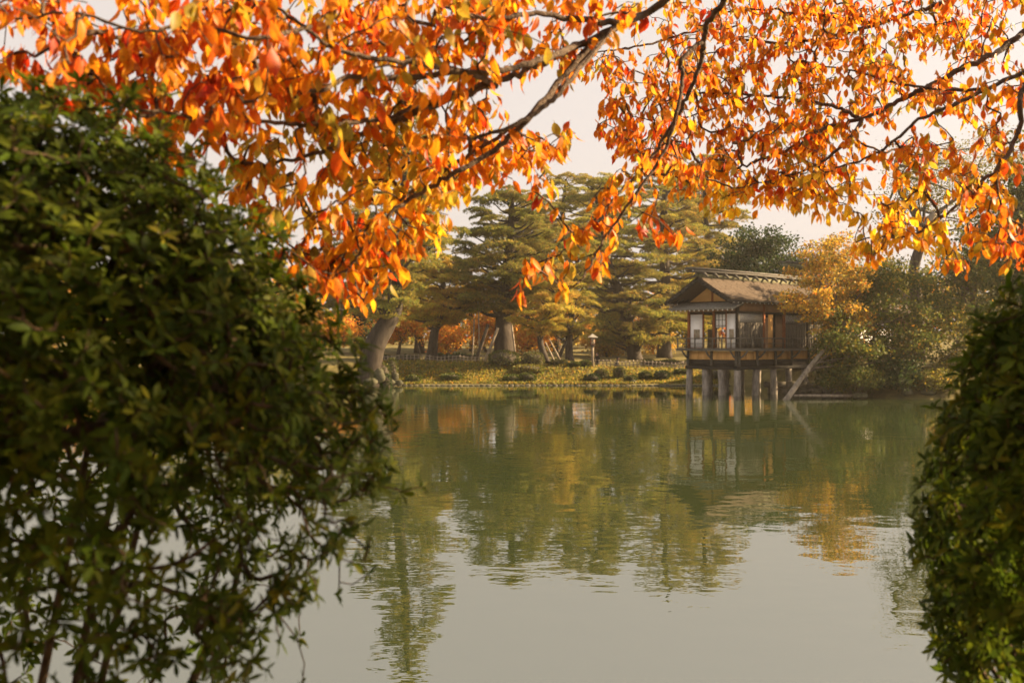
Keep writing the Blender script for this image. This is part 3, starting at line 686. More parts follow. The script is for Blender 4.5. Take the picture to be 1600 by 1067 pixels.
for (px, d, py, rx, ry, lab, pal) in [(1330, 45.4, 590, 55, 26, 'low dark shrub at the waterline beside the leaning trunk', GREEN), (1400, 45.8, 588, 50, 30, 'broad dark shrub hanging to the water right of the leaning trunk', DKGREEN),
                          (1300, 46.5, 560, 30, 40, 'upright dark shrub right behind the leaning trunk', GREEN), (1462, 45.5, 598, 40, 18, 'low shrub at the water beside the edge of the clipped bush', OLIVE), (1360, 47.5, 560, 60, 40, 'bushy mid green shrub under the olive crown', GREEN), (1495, 47, 535, 60, 60, 'tall olive shrub under the half bare old tree', OLIVE)]:
    b0 = groundpt(px, d, -.05)
    leafy('shore_shrub', b0, [b0, (b0+at(px, py, d))/2, at(px, py, d)], .05, [E_(px, py, d, rx, ry)], 4500, .13, pal, lab, 'shrub', 'shrubs along the right shore', mat='shrub_bark', clump=.36, part='foliage')
# taller trees on the right, bare topped one with a cut limb
b0 = groundpt(1437, 56)
tb = leafy('old_tree', b0, [b0, at(1432, 470, 56.2), at(1428, 420, 56), at(1440, 372, 55.8), at(1430, 335, 56), at(1408, 300, 56.3), at(1400, 250, 56)], .38, [E_(1450, 265, 56, 75, 55), E_(1500, 320, 57, 90, 60), E_(1410, 330, 56, 50, 50), E_(1540, 250, 58, 80, 60)], 7000, .13, OLIVE, 'half bare old tree with a sawn limb, above the olive crown', 'tree', clump=.75, up=.5)
MB().tube([np.array(at(1437, 365, 56)), at(1450, 350, 55.6), at(1460, 332, 55.4)], [.2, .2, .19], 8).build('sawn_limb', M['pole'], tb, origin=b0, smooth=True)
for (px, d, rx, top, bot, pal, lab, n) in [(1520, 62, 80, 350, 560, GREEN, 'green tree behind the half bare old tree', 9000), (1600, 49, 90, 190, 560, GREEN, 'tall green tree at the right edge above the clipped bush', 12000), (1720, 54, 110, 200, 560, OLIVE, 'olive tree at the very end of the right bank', 9000),
                             (1390, 66, 75, 395, 540, OLIVE, 'rounded olive tree behind the larger house', 7000), (1300, 74, 60, 400, 540, GREEN, 'green tree between the evergreen and the larger house', 6000)]:
    b0 = groundpt(px, d, -.1); cy = (top+bot)/2; ry = (bot-top)/2
    leafy('broadleaf_tree', b0, [b0, at(px, cy+ry*.4, d), at(px, cy-ry*.3, d)], .3, [E_(px, cy, d, rx*.8, ry), E_(px-rx*.4, cy+ry*.2, d, rx*.6, ry*.6), E_(px+rx*.4, cy, d, rx*.6, ry*.7)], n, .2, pal, lab, 'tree', clump=.8)

# ------------------------------------------------------------------ far bank: clipped bushes, hedges, rocks, fences, lamp, people
def clipped(px, py, d, rx, ry, pal, lab, n=2200):
    c = at(px, py, d); s_ = d/F; r = np.array((rx*s_, rx*s_*.85, ry*s_))
    base = np.array((c[0], c[1], gz(c[0], c[1])-.05))
    hh = max(c[2]+r[2]-base[2], .25); c[2] = base[2] + hh*.48; r[2] = hh*.52
    root = thing('clipped_bush', tuple(base), lab, 'bush', 'clipped round bushes on the far bank')
    dr = rand_dir(n)
    dr = dr[dr[:, 2] > -.6]; n = len(dr)
    bump = 1 + .05*np.sin(5*dr[:, 0]+px)*np.sin(4*dr[:, 2]+py) + .03*np.sin(9*dr[:, 1]+px)
    sq = 1/np.power(np.power(abs(dr), 2.6).sum(1), 1/2.6)
    P = c + dr*(sq*bump*rng.uniform(.9, 1.02, n))[:, None]*r
    P[:, 2] = np.maximum(P[:, 2], base[2]+.03)
    v, f, t, l = scatter(DIAMOND, P, frames(dr + rng.normal(size=(n, 3))*.6, rand_dir(n)), rng.uniform(.06, .11, n), pick(pal, n, .15))
    link('foliage', raw_mesh('foliage', v-base, [f], [M['clipped_leaf']], tint=t), root)
    MB().blob(c, r*.86, 12, 8, .05, tint=tuple(pal[0][1:])).build('dark_core', M['dark_bark'], root, origin=base, smooth=True)  # solid dark core filling the leaf shell
BUSHY = [(3, .09, .10, .03), (2, .12, .12, .035), (1, .17, .14, .04)]
YELB = [(4, .050, .074, .006), (3, .078, .100, .007), (2, .034, .054, .005), (.8, .12, .125, .009)]
ORB = [(4, .058, .088, .007), (3, .090, .120, .008), (2, .038, .062, .007), (.8, .13, .14, .011)]
for a in [(787, 563, 62.3, 23, 15, GREEN, 'largest clipped bush, in front of the huge pine trunk'), (833, 563, 62.5, 17, 12, BUSHY, 'rounded bush with a lit right rim, beside the largest bush'),
          (873, 571, 63, 13, 8, BUSHY, 'low round bush between the crooked pine and the two dark bushes', 1400), (897, 573, 62.6, 10, 7, GREEN, 'small dark bush just left of the one beside the lamp', 1400), (914, 572, 62.8, 9, 8, GREEN, 'small dark bush at the foot of the lamp post', 1400),
          (940, 587, 60.8, 10, 10, BUSHY, 'egg shaped bush near the water below the lamp post', 1400), (968, 584, 61, 8.5, 10, BUSHY, 'tall egg shaped bush, second right of the lamp post', 1400), (1008, 588, 60.6, 9, 7, GREEN, 'flat bush between the egg shaped bush and the dark ball', 1400), (1034, 590, 60.5, 11, 10, DKGREEN, 'dark ball shaped bush nearest the tea house', 1400),
          (826, 577, 61.6, 24, 7, OLIVE, 'flat spreading bush below the rounded bush'), (800, 593, 60.0, 13, 7, ORB, 'orange low bush at the waterline below the largest bush', 1400), (824, 590, 60.1, 13, 7, YELB, 'yellow low bush at the waterline right of the orange one', 1400),
          (705, 590, 60.2, 16, 6, YELB, 'yellowish low bush on the slope below the left fence', 1400), (646, 592, 60, 12, 5, YELB, 'small yellow bush at the left end of the slope', 1200), (596, 574, 58.6, 14, 7, GREEN, 'cushion shaped bush at the foot of the leaning pine', 1400), (612, 566, 60, 9, 6, GREEN, 'small bush behind the cushion shaped one', 1200), (603, 594, 57.2, 8, 9, DKGREEN, 'dark bush among the boulders at the left point', 1200),
          (925, 591, 60.3, 12, 6, DKGREEN, 'low dark bush left of the egg shaped bush', 1200), (985, 592, 60.2, 9, 5, GREEN, 'very low bush right of the tall egg shaped bush', 1000), (1065, 585, 61.5, 12, 7, GREEN, 'bush seen just left of the first tea house stilt', 1200), (1120, 585, 61, 20, 8, GREEN, 'bush seen between the tea house stilts', 1200)]:
    clipped(*a)
def hedge(px0, px1, py0, py1, d, lab, pal=DKGREEN):
    a = at(px0, py1, d); b_ = at(px1, py0, d); cx = (a[0]+b_[0])/2; base = np.array((cx, d, gz(cx, d)-.1)); z1 = b_[2]; L = (b_[0]-a[0])/2; hh = max(z1-base[2], .3)
    root = thing('low_hedge', tuple(base), lab, 'hedge', 'low hedges behind the left fence')
    n = int(1400*L/2.5); P = np.stack([rng.uniform(-L, L, n), rng.uniform(-.4, .4, n), hh*np.sqrt(rng.uniform(0, 1, n))], 1)
    P[:, 2] += .06*np.sin(P[:, 0]*4)
    v, f, t, l = scatter(DIAMOND, P, frames(rand_dir(n, .4), rand_dir(n)), rng.uniform(.08, .15, n), pick(pal, n, .15))
    link('foliage', raw_mesh('foliage', v, [f], [M['clipped_leaf']], tint=t), root)
    MB().box((-L*.97, -.3, 0), (L*.97, .3, hh*.85), .03).build('dark_core', M['dark_bark'], root)  # solid dark block inside the hedge leaves
hedge(598, 655, 556, 564, 68, 'low flat hedge between the leaning pine and the low spreading pine')
hedge(672, 745, 553, 565, 70, 'darker hedge right of the low spreading pine trunk')
hedge(1000, 1075, 563, 570, 70, 'low green hedge behind the right fence', GREEN)
# moss, fallen leaves and low plants on the bank
n = 26000
X = rng.uniform(-9, 12.6, n); Y = 59.1 + np.abs(rng.normal(0, 2.4, n)); Z = ground_z(X, Y)
k = Z > .05; X, Y, Z = X[k], Y[k], Z[k]; n = len(X)
C = pick([(4, .21, .185, .035), (3, .16, .15, .03), (2, .32, .24, .04), (.5, .42, .25, .035)], n, .2)
v, f, t, l = scatter(DIAMOND, np.stack([X, Y, Z-.02], 1), frames(rand_dir(n, .9), rand_dir(n)), rng.uniform(.06, .2, n), C)
tag(link('bank_grass', raw_mesh('bank_grass', v, [f], [M['tree_leaf']], tint=t)), 'mossy grass and fallen leaves covering the far bank', 'grass', kind='stuff')
e = MB()
for x in np.arange(-7.0, 13.0, .33):
    ys = 59 + .25*math.sin(x*.5); e.blob((x, ys-.02, .02), (.19, .12, rng.uniform(.03, .06)), 6, 4, .2)
tag(e.build('stone_edging', M['stone'], smooth=True), 'thin line of pale edging stones at the foot of the far bank', 'edging', kind='stuff')
for (px, py, d, rx, ry, lab) in [(592, 588, 57, 13, 14, 'tall mossy boulder at the left point under the leaning pine'), (610, 597, 57.6, 9, 8, 'pale boulder at the tip of the left point'), (622, 598, 58.2, 9, 6, 'flat boulder at the start of the stone edging'), (578, 597, 56.5, 14, 10, 'broad boulder at the waterline left of the others'), (618, 588, 59, 8, 8, 'rounded boulder above the flat one'),
                             (990, 596, 59.6, 6, 4, 'small pale rock at the waterline below the egg shaped bushes'), (1418, 612, 45.0, 10, 9, 'rock at the foot of the broad dark shrub'), (1450, 612, 45.2, 14, 10, 'brown boulder at the water near the clipped bush'), (1345, 618, 44.8, 14, 6, 'dark flat rock by the water under the low dark shrub')]:
    c = at(px, py, d); s_ = d/F
    o = MB().blob(c, (rx*s_*.8, rx*s_*.7, ry*s_*.75), 12, 8, .22).build('boulder', M['mossy_rock'], origin=tuple(c - (0, 0, ry*s_)), smooth=True); tag(o, lab, 'rock', 'rocks along the shore')
# stone landing wall behind the stilts
lw = thing('landing_wall', (15.2, 49.5, -.3), 'low stone landing wall at the water behind the tea house stilts', 'wall', rz=-.12)
x = -2.6
while x < 2.6:
    for r_ in range(3):
        x0 = x + (.2 if r_ % 2 else 0); wd = rng.uniform(.42, .6)
        MB().box((x0, -.25, r_*.3), (x0+.5, .25, r_*.3+.29), .02).build('stone', M['stone'], lw)
    x += .52
pl = thing('stepping_plank', tuple(at(1290, 617, 45.2)), 'long weathered plank lying at the waterline right of the leaning trunk', 'plank')
MB().box((-1.4, -.12, -.08), (1.3, .12, .04), .02).build('board', M['pole'], pl)
def low_fence(px0, px1, d0, d1, z, h, lab, n):
    a = np.array(((px0-800)/F*d0, d0)); b_ = np.array(((px1-800)/F*d1, d1))
    base = (a[0], a[1], gz(*a))
    root = thing('bamboo_fence', base, lab, 'fence', 'low bamboo fences on the far bank')
    pts = [a + (b_-a)*t for t in np.linspace(0, 1, n)]
    for p in pts:
        z0 = gz(*p)
        MB().tube([(p[0], p[1], z0-.15), (p[0], p[1], z0+h*rng.uniform(.95, 1.1))], .035, 6).build('fence_post', M['pole'], root, origin=base)
    for k in (.45, .85):
        MB().tube([(p[0], p[1]-.03, gz(*p)+h*k) for p in pts], .022, 5).build('fence_rail', M['pole'], root, origin=base)
low_fence(600, 772, 64.5, 65, 1.3, .42, 'low pale bamboo fence along the slope between the leaning pine and the huge trunk', 30)
low_fence(930, 1085, 64.5, 64.5, .9, .46, 'low pale bamboo fence running from the lamp post to the tea house', 27)
# lamp post
lb = at(926, 577, 63.0); lb[2] = gz(lb[0], 63.0)
lamp = thing('garden_lamp', tuple(lb), 'wooden garden lamp with a square paper lantern and small peaked roof on a pale post', 'lamp post')
MB().box((-.075, -.075, -.2), (.075, .075, 1.30)).build('post', M['pole'], lamp)
MB().box((-.13, -.13, 1.30), (.13, .13, 1.40)).build('bracket', M['grey_timber'], lamp)
bx = MB().box((-.13, -.13, 1.40), (.13, .13, 1.84)).build('lantern_paper', M['lantern_paper'], lamp)
fr = MB()
for sx in (-1, 1):
    for sy in (-1, 1): fr.box((sx*.14-.02, sy*.14-.02, 1.40), (sx*.14+.02, sy*.14+.02, 1.86))
for z in (1.40, 1.62, 1.82):
    for s_ in (-1, 1): fr.box((-.12, s_*.143-.012, z), (.12, s_*.143+.012, z+.03)).box((s_*.143-.012, -.12, z), (s_*.143+.012, .12, z+.03))
fr.build('lantern_frame', M['red_timber'], bx)
MB().add([(-.33, -.33, 1.86), (.33, -.33, 1.86), (.33, .33, 1.86), (-.33, .33, 1.86), (0, 0, 2.10)], [(0, 1, 4), (1, 2, 4), (2, 3, 4), (3, 0, 4)]).add([(-.33, -.33, 1.86), (.33, -.33, 1.86), (.33, .33, 1.86), (-.33, .33, 1.86)], [(0, 3, 2, 1)]).build('lamp_roof', M['tile'], lamp)
# poles that prop the pines
for (p0, p1, d, r, lab) in [((737, 567), (741, 498), 65.3, .05, 'thin upright prop pole left of the leaning dark stem'), ((749, 567), (747, 470), 65.8, .05, 'tall thin upright prop pole below the sky gap'), ((756, 567), (778, 512), 64.8, .11, 'pale slanting prop pole leaning on the huge pine'),
                       ((741, 566), (763, 506), 65.2, .13, 'dark leaning tree stem just left of the huge pine'), ((806, 556), (799, 505), 65, .07, 'sunlit prop pole against the right side of the huge trunk'), ((868, 572), (852, 535), 63.8, .06, 'short pale prop pole under the crooked pine'), ((879, 572), (858, 530), 64.0, .05, 'longer pale prop pole under the crooked pine'),  # the dark leaning one here is a tree stem, kept with the poles
                       ((872, 562), (884, 533), 69, .12, 'dark slanting prop pole under the straight pine'), ((852, 500), (828, 448), 65.5, .055, 'pale pole tied high up in the huge pine, left of a pair'), ((857, 500), (834, 450), 65.7, .05, 'pale pole tied high up in the huge pine, right of a pair')]:
    a = at(*p0, d); b_ = at(*p1, d)
    if p0[1] > 530: a[2] = gz(a[0], a[1]) - .1
    o = MB().tube([a, (a+b_)/2 + (.02, 0, 0), b_], [r, r*.95, r*.85], 7).build('prop_pole', M['dark_bark' if 'dark' in lab.split()[0] else 'pole'], origin=tuple(a), smooth=True); tag(o, lab, 'pole', 'poles propping the pines')
# two visitors behind the fence
cloth_a = noisy('dark_coat', [(.3, (.012, .012, .014)), (.7, (.03, .028, .03))], scale=8); skin_m = material('skin', (.45, .26, .18), .6); hair_m = material('black_hair', (.012, .01, .009), .5)
cloth_b = noisy('grey_coat', [(.3, (.05, .05, .055)), (.7, (.10, .10, .11))], scale=8)
def visitor(px, d, hgt, lean, coat, lab, face):
    x = (px-800)/F*d; base = (x, d, gz(x, d)); root = thing('person', base, lab, 'person', 'visitors on the path', rz=face)
    s_ = hgt/1.65
    J = dict(pelvis=(0, 0, .88), waist=(0, lean*.25, 1.04), chest=(0, lean*.6, 1.25), neck=(0, lean*.85, 1.41), head0=(0, lean*.95, 1.48), head1=(0, lean*1.05+.01, 1.57),
             hipl=(-.09, 0, .84), kneel=(-.1, .04, .46), ankl=(-.1, -.02, .08), toel=(-.11, .14, .03), hipr=(.09, 0, .84), kneer=(.1, -.02, .46), ankr=(.1, -.09, .08), toer=(.11, .07, .03),
             shl=(-.17, lean*.75, 1.36), ell=(-.24, lean*.7+.04, 1.10), wrl=(-.19, lean*.8+.22, 1.02), hal=(-.17, lean*.8+.30, 1.03), shr=(.17, lean*.75, 1.36), elr=(.24, lean*.7+.02, 1.10), wrr=(.16, lean*.8+.22, 1.06), har=(.13, lean*.8+.29, 1.08))
    rr = dict(pelvis=.14, waist=.125, chest=.15, neck=.055, head0=.085, head1=.095, hipl=.085, kneel=.06, ankl=.045, toel=.04, hipr=.085, kneer=.06, ankr=.045, toer=.04, shl=.07, ell=.052, wrl=.04, hal=.04, shr=.07, elr=.052, wrr=.04, har=.04)
    Eg = [('pelvis', 'waist'), ('waist', 'chest'), ('chest', 'neck'), ('neck', 'head0'), ('head0', 'head1'), ('pelvis', 'hipl'), ('hipl', 'kneel'), ('kneel', 'ankl'), ('ankl', 'toel'), ('pelvis', 'hipr'), ('hipr', 'kneer'), ('kneer', 'ankr'), ('ankr', 'toer'), ('chest', 'shl'), ('shl', 'ell'), ('ell', 'wrl'), ('wrl', 'hal'), ('chest', 'shr'), ('shr', 'elr'), ('elr', 'wrr'), ('wrr', 'har')]
    ks = list(J); me = bpy.data.meshes.new('body'); me.from_pydata([tuple(np.array(J[k])*s_) for k in ks], [(ks.index(a), ks.index(b)) for a, b in Eg], [])
    o = link('body', me, root)
    sm = o.modifiers.new('skin', 'SKIN'); sm.use_smooth_shade = True
    for i, k in enumerate(ks): me.skin_vertices[0].data[i].radius = (rr[k]*s_, rr[k]*s_)
    me.skin_vertices[0].data[0].use_root = True
    sb = o.modifiers.new('sub', 'SUBSURF'); sb.levels = 1; sb.render_levels = 2
    me.materials.append(coat)
    hd = np.array(J['head1'])*s_
    hb = MB().blob(hd + (0, .0, .0), np.array((.085, .105, .125))*s_, 12, 9, .02)
    hb.blob(hd + (0, .108*s_, -.01), np.array((.014, .02, .02))*s_, 6, 4, 0).blob(hd + (.088*s_, 0, -.01), np.array((.012, .02, .03))*s_, 6, 4, 0).blob(hd + (-.088*s_, 0, -.01), np.array((.012, .02, .03))*s_, 6, 4, 0)
    hb.build('face', skin_m, root, smooth=True)
    MB().blob(hd + (0, -.025*s_, .03*s_), np.array((.10, .108, .118))*s_, 12, 8, .04).build('hair', hair_m, root, smooth=True)
visitor(933, 68.0, 1.62, .02, cloth_a, 'person in a dark coat standing beside the lamp post', 2.6)
visitor(962, 68.6, 1.50, .16, cloth_b, 'person in a grey coat with dark hair bending over behind the fence', -1.9)

# ------------------------------------------------------------------ twigs that grow out to every leaf cluster
def grow(mains, sites, step=.05, droop=.12, tip=.0022, power=.46, wiggle=.08):
    """mains: list of (points, r_start, r_end). sites: (n,3). Returns a list of (points, radii) tubes and the end direction at every site"""
    pos = []; par = []; chains = []
    for pts, r0_, r1_ in mains:
        pr = -1
        for p in pts:
            pos.append(p); par.append(pr); pr = len(pos)-1
    nm = len(pos)
    cap = len(pos) + int(len(sites)*60) + 10
    A = np.zeros((cap, 3)); A[:nm] = pos; N = nm
    dm = np.array([np.min(np.linalg.norm(A[:nm]-s_, axis=1)) for s_ in sites])
    order = np.argsort(dm); tipdir = np.zeros((len(sites), 3)); child = {}
    for i in order:
        s_ = sites[i]; dd = np.linalg.norm(A[:N]-s_, axis=1); j = int(np.argmin(dd)); L = dd[j]
        ns = int(min(max(2, math.ceil(L/step)), 40)); p0 = A[j].copy()
        back = A[par[j]] if par[j] >= 0 else p0 - (s_-p0)*.1
        t0 = p0-back; t0 /= np.linalg.norm(t0)+1e-9
        c1 = p0 + t0*L*.35 + rng.normal(size=3)*L*wiggle; c2 = s_ + np.array((0, 0, droop*L)) + rng.normal(size=3)*L*wiggle*.5 - (s_-p0)*.3
        pr = j; ch = [j]
        for t in np.arange(1, ns+1)/ns:
            p = (1-t)**3*p0 + 3*t*(1-t)**2*c1 + 3*t*t*(1-t)*c2 + t**3*s_
            if N >= cap: break
            A[N] = p; par.append(pr); pr = N; ch.append(N); N += 1
        chains.append(ch); tipdir[i] = s_ - A[ch[-2]]
    cnt = np.zeros(N)
    for ch in chains: cnt[ch[-1]] += 1
    for k in range(N-1, -1, -1):
        if par[k] >= 0: cnt[par[k]] += cnt[k]
    rad = tip*np.maximum(cnt, 1)**power
    return [(A[ch], np.minimum(np.concatenate(([rad[ch[1]]], rad[ch[1:]])), .02)) for ch in chains], tipdir

def tubes_mesh(name, tubes, mat, root, origin, k=4):
    m = MB()
    for p, r in tubes: m.tube(p, r, k if r[0] < .006 else 6, cap=False)
    return m.build(name, mat, root, origin=origin, smooth=True)

def place_leaves(root, base, P, Rm, S, C, variants, palette, mat, nparts, score, part='leaf', rest='foliage'):
    """the leaves that show largest are single objects sharing mesh data, the rest one mesh"""
    base = np.asarray(base, float)
    sel = np.argsort(-score)[:nparts]; mask = np.zeros(len(P), bool); mask[sel] = True
    var = rng.integers(0, len(variants), len(P))
    pal = np.array([p[1:] for p in palette]); cache = {}
    for i in sel:
        c = int(np.argmin(((pal - C[i])**2).sum(1))); key = (int(var[i]), c)
        if key not in cache:
            tv, tf, tl = variants[key[0]]
            cache[key] = raw_mesh(part, tv, [tf], [mat], tint=np.tile(pal[c]*rng.uniform(.9, 1.1), (len(tv), 1)), luv=tl, smooth=True)
        o = bpy.data.objects.new(part, cache[key]); col.objects.link(o); o.parent = root
        mm = Matrix.Identity(4)
        for a in range(3):
            for b in range(3): mm[b][a] = float(Rm[i, a, b]*S[i])
        for b in range(3): mm[b][3] = float(P[i, b]-base[b])
        o.matrix_basis = mm
    parts = []
    for q in range(len(variants)):
        k = (~mask) & (var == q)
        if k.any(): parts.append(scatter(variants[q], P[k], Rm[k], S[k], C[k]))
    v, f, t, l = merge(parts)
    o = link(rest, raw_mesh(rest, v-base, [f], [mat], tint=t, luv=l, smooth=True), root); o['kind'] = 'stuff'
    return o

def project(P):
    return 800 + P[:, 0]/P[:, 1]*F, 536.5 - (P[:, 2]-EYE)/P[:, 1]*F

# ------------------------------------------------------------------ near bushes
BLADES = [blade_template(.13, .15), blade_template(.16, .3), blade_template(.14, -.1), blade_template(.18, .2)]
def dome_bush(label, c, rad, base, nsite, keep, pal, leafn, lsize, nparts=300, stems=5, shell=(.72, 1.02), name='bush', up=.25, bias=.0, extra=()):
    base = np.array(base, float); c = np.array(c, float); rad = np.array(rad, float)
    root = thing(name, tuple(base), label, 'bush')
    d = rand_dir(nsite*4, bias); q_ = rng.uniform(*shell, len(d))
    lump = 1 + .05*np.sin(6*d[:, 0]+2)*np.sin(5*d[:, 2]+1) + .04*np.sin(11*d[:, 1]+7*d[:, 0])
    S_ = c + d*(q_*lump)[:, None]*rad
    kp = keep(d, S_); ok = rng.uniform(0, 1, len(d)) < kp
    S_, d = S_[ok][:nsite], d[ok][:nsite]
    st = rng.uniform(0, 1, len(S_)) < .03                     # stray shoots
    S_[st] += d[st]*rng.uniform(.03, .11, (st.sum(), 1))
    ex = [at(x + rng.normal()*rx, y + rng.normal()*ry, dd + rng.normal()*.08) for x, y, rx, ry, dd, k in extra for _ in range(k)]
    if ex:
        ex = np.array(ex); S_ = np.vstack([S_, ex]); q_ = ex - c; d = np.vstack([d, q_/np.linalg.norm(q_, axis=1)[:, None]])
    mains = []
    for i in range(stems):
        a = i*2*np.pi/stems + rng.uniform(-.4, .4)
        e_ = c + np.array((math.cos(a)*rad[0]*.45, math.sin(a)*rad[1]*.45, rad[2]*rng.uniform(-.1, .35)))
        mains.append((catmull([base + (.04*math.cos(a), .04*math.sin(a), -.1), base*.6+e_*.4 + rng.normal(size=3)*.04, e_], 8), .02, .01))
    tubes, _ = grow(mains, S_, step=.06, droop=-.15, tip=.0017, power=.38)
    m = MB()
    for pts, r0_, r1_ in mains: m.tube(pts, np.linspace(.016, .007, len(pts)), 7)
    for p, r in tubes: m.tube(p, r, 3 if r[0] < .005 else 5, cap=False)
    m.build('twigs', M['shrub_bark'], root, origin=base, smooth=True)
    P = []; Ax = []; Nn = []; C = []; Sz = []
    for s_, dd in zip(S_, d):
        k = rng.integers(leafn[0], leafn[1]+1)
        ax0 = dd + np.array((0, 0, up)) + rng.normal(size=3)*.35; ax0 /= np.linalg.norm(ax0)
        x0 = np.cross(ax0, rng.normal(size=3)); x0 /= np.linalg.norm(x0); y0 = np.cross(ax0, x0)
        cc = pick(pal, 1, .1)[0]; z_ = lsize*rng.uniform(.8, 1.25)
        for j in range(k):
            a = j*2*np.pi/k + rng.uniform(-.35, .35); op = rng.uniform(.3, 1.15)
            rd = x0*math.cos(a)+y0*math.sin(a)
            P.append(s_ - ax0*rng.uniform(0, .012)); Ax.append(rd + ax0*op*.7 + np.array((0, 0, -.1))); Nn.append(ax0*1.0 - rd*op*.7)
            C.append((cc if rng.uniform() < .6 else pick(pal, 1, .1)[0])*rng.uniform(.8, 1.2)); Sz.append(z_*rng.uniform(.7, 1.15))
    P = np.array(P); Rm = frames(np.array(Ax), np.array(Nn)); Sz = np.array(Sz); C = np.clip(np.array(C), .003, .9)
    eye = np.array((0, 0, EYE)); vw = eye - P; dist = np.linalg.norm(vw, axis=1)
    px, py = project(P); inside = (px > 0) & (px < 1600) & (py > 0) & (py < 1067)
    face = np.abs((Rm[:, 2]*vw).sum(1))/dist; front = ((P-c)/rad*(vw/dist[:, None])).sum(1)
    score = Sz/dist*(.3+face)*np.where(inside, 1, .01)*np.where(front > .35, 1, .2)
    place_leaves(root, base, P, Rm, Sz, C, BLADES, pal, M['shrub_leaf'], nparts, score)
    return root
LB = [(4, .050, .074, .006), (3, .078, .100, .007), (2, .034, .054, .005), (.8, .12, .125, .009)]
def keepL(d, P):
    hgt = d[:, 2]
    px, py = project(P)
    k = np.where(hgt > .15, 1.0, np.where(hgt > -.1, .55, np.where(hgt > -.35, .30, .16)))*np.where((px > 400) & (py > 790), .35, 1)
    return k*np.where((px > -250) & (px < 700) & (py < 1250), 1, .04)
cL = at(-75, 785, 2.15)
dome_bush('big dark dome shaped bush close to the camera, open and twiggy below, leafy on top', cL, (.90, .66, .90), (cL[0]+.05, cL[1]+.05, .75), 6200, keepL, LB, (5, 8), .036, shell=(.74, 1.0), up=.2, stems=7, bias=.22, extra=[(455, 920, 30, 26, 1.9, 16), (385, 985, 36, 26, 1.85, 16), (500, 880, 14, 14, 1.95, 4), (555, 835, 18, 20, 2.0, 7), (590, 740, 14, 30, 2.05, 10), (585, 660, 14, 26, 2.1, 8), (300, 1020, 50, 30, 1.8, 14)])
RB = [(4, .058, .088, .007), (3, .090, .120, .008), (2, .038, .062, .007), (.8, .13, .14, .011)]
def keepR(d, P):
    px, py = project(P)
    return np.where((px < 1760) & (py < 1250), 1, .05)
cR = at(1768, 850, 2.35)
dome_bush('glossy green clipped bush rising in front of the right shore', cR, (.46, .42, .70), (cR[0], cR[1], .8), 2300, keepR, RB, (5, 8), .044, shell=(.84, 1.0), up=.35, stems=5)

# ------------------------------------------------------------------ cherry boughs over the water
LEAVES = [leaf_template(.46, .22, .25), leaf_template(.52, .30, .10, .3), leaf_template(.42, .35, .42, -.25), leaf_template(.50, .12, .18, .5), leaf_template(.38, .55, .30), leaf_template(.54, .18, -.10, -.4)]
REDS = [(1.6, .56, .075, .010), (3.4, .64, .15, .012), (3.4, .68, .235, .014), (.6, .45, .04, .010), (.6, .50, .30, .035)]
ORNG = [(1.8, .62, .13, .012), (4.4, .66, .205, .012), (3, .68, .275, .015), (.9, .56, .06, .012), (1.6, .38, .28, .03)]
YELL = [(3, .80, .36, .02), (3.4, .84, .46, .025), (2, .78, .26, .016), (1.3, .46, .34, .04), (.3, .70, .12, .012)]
OLIV = [(3.4, .36, .26, .03), (2, .28, .24, .035), (3, .64, .30, .02), (2.4, .66, .21, .014), (.6, .60, .12, .012)]
ALLP = [(1, .46, .04, .010), (1, .57, .075, .010), (1, .62, .13, .012), (1, .66, .205, .012), (1, .68, .28, .015), (1, .80, .43, .022), (1, .38, .27, .03), (1, .28, .24, .035)]

def bough(pts, r0_, r1_, k=7):
    p = catmull([at(*a) if len(a) == 3 and abs(a[0]) > 12 else np.array(a, float) for a in pts], k)
    p[1:-1] += rng.normal(size=(len(p)-2, 3))*min(.006, r0_*.25)
    return (p, r0_, r1_)

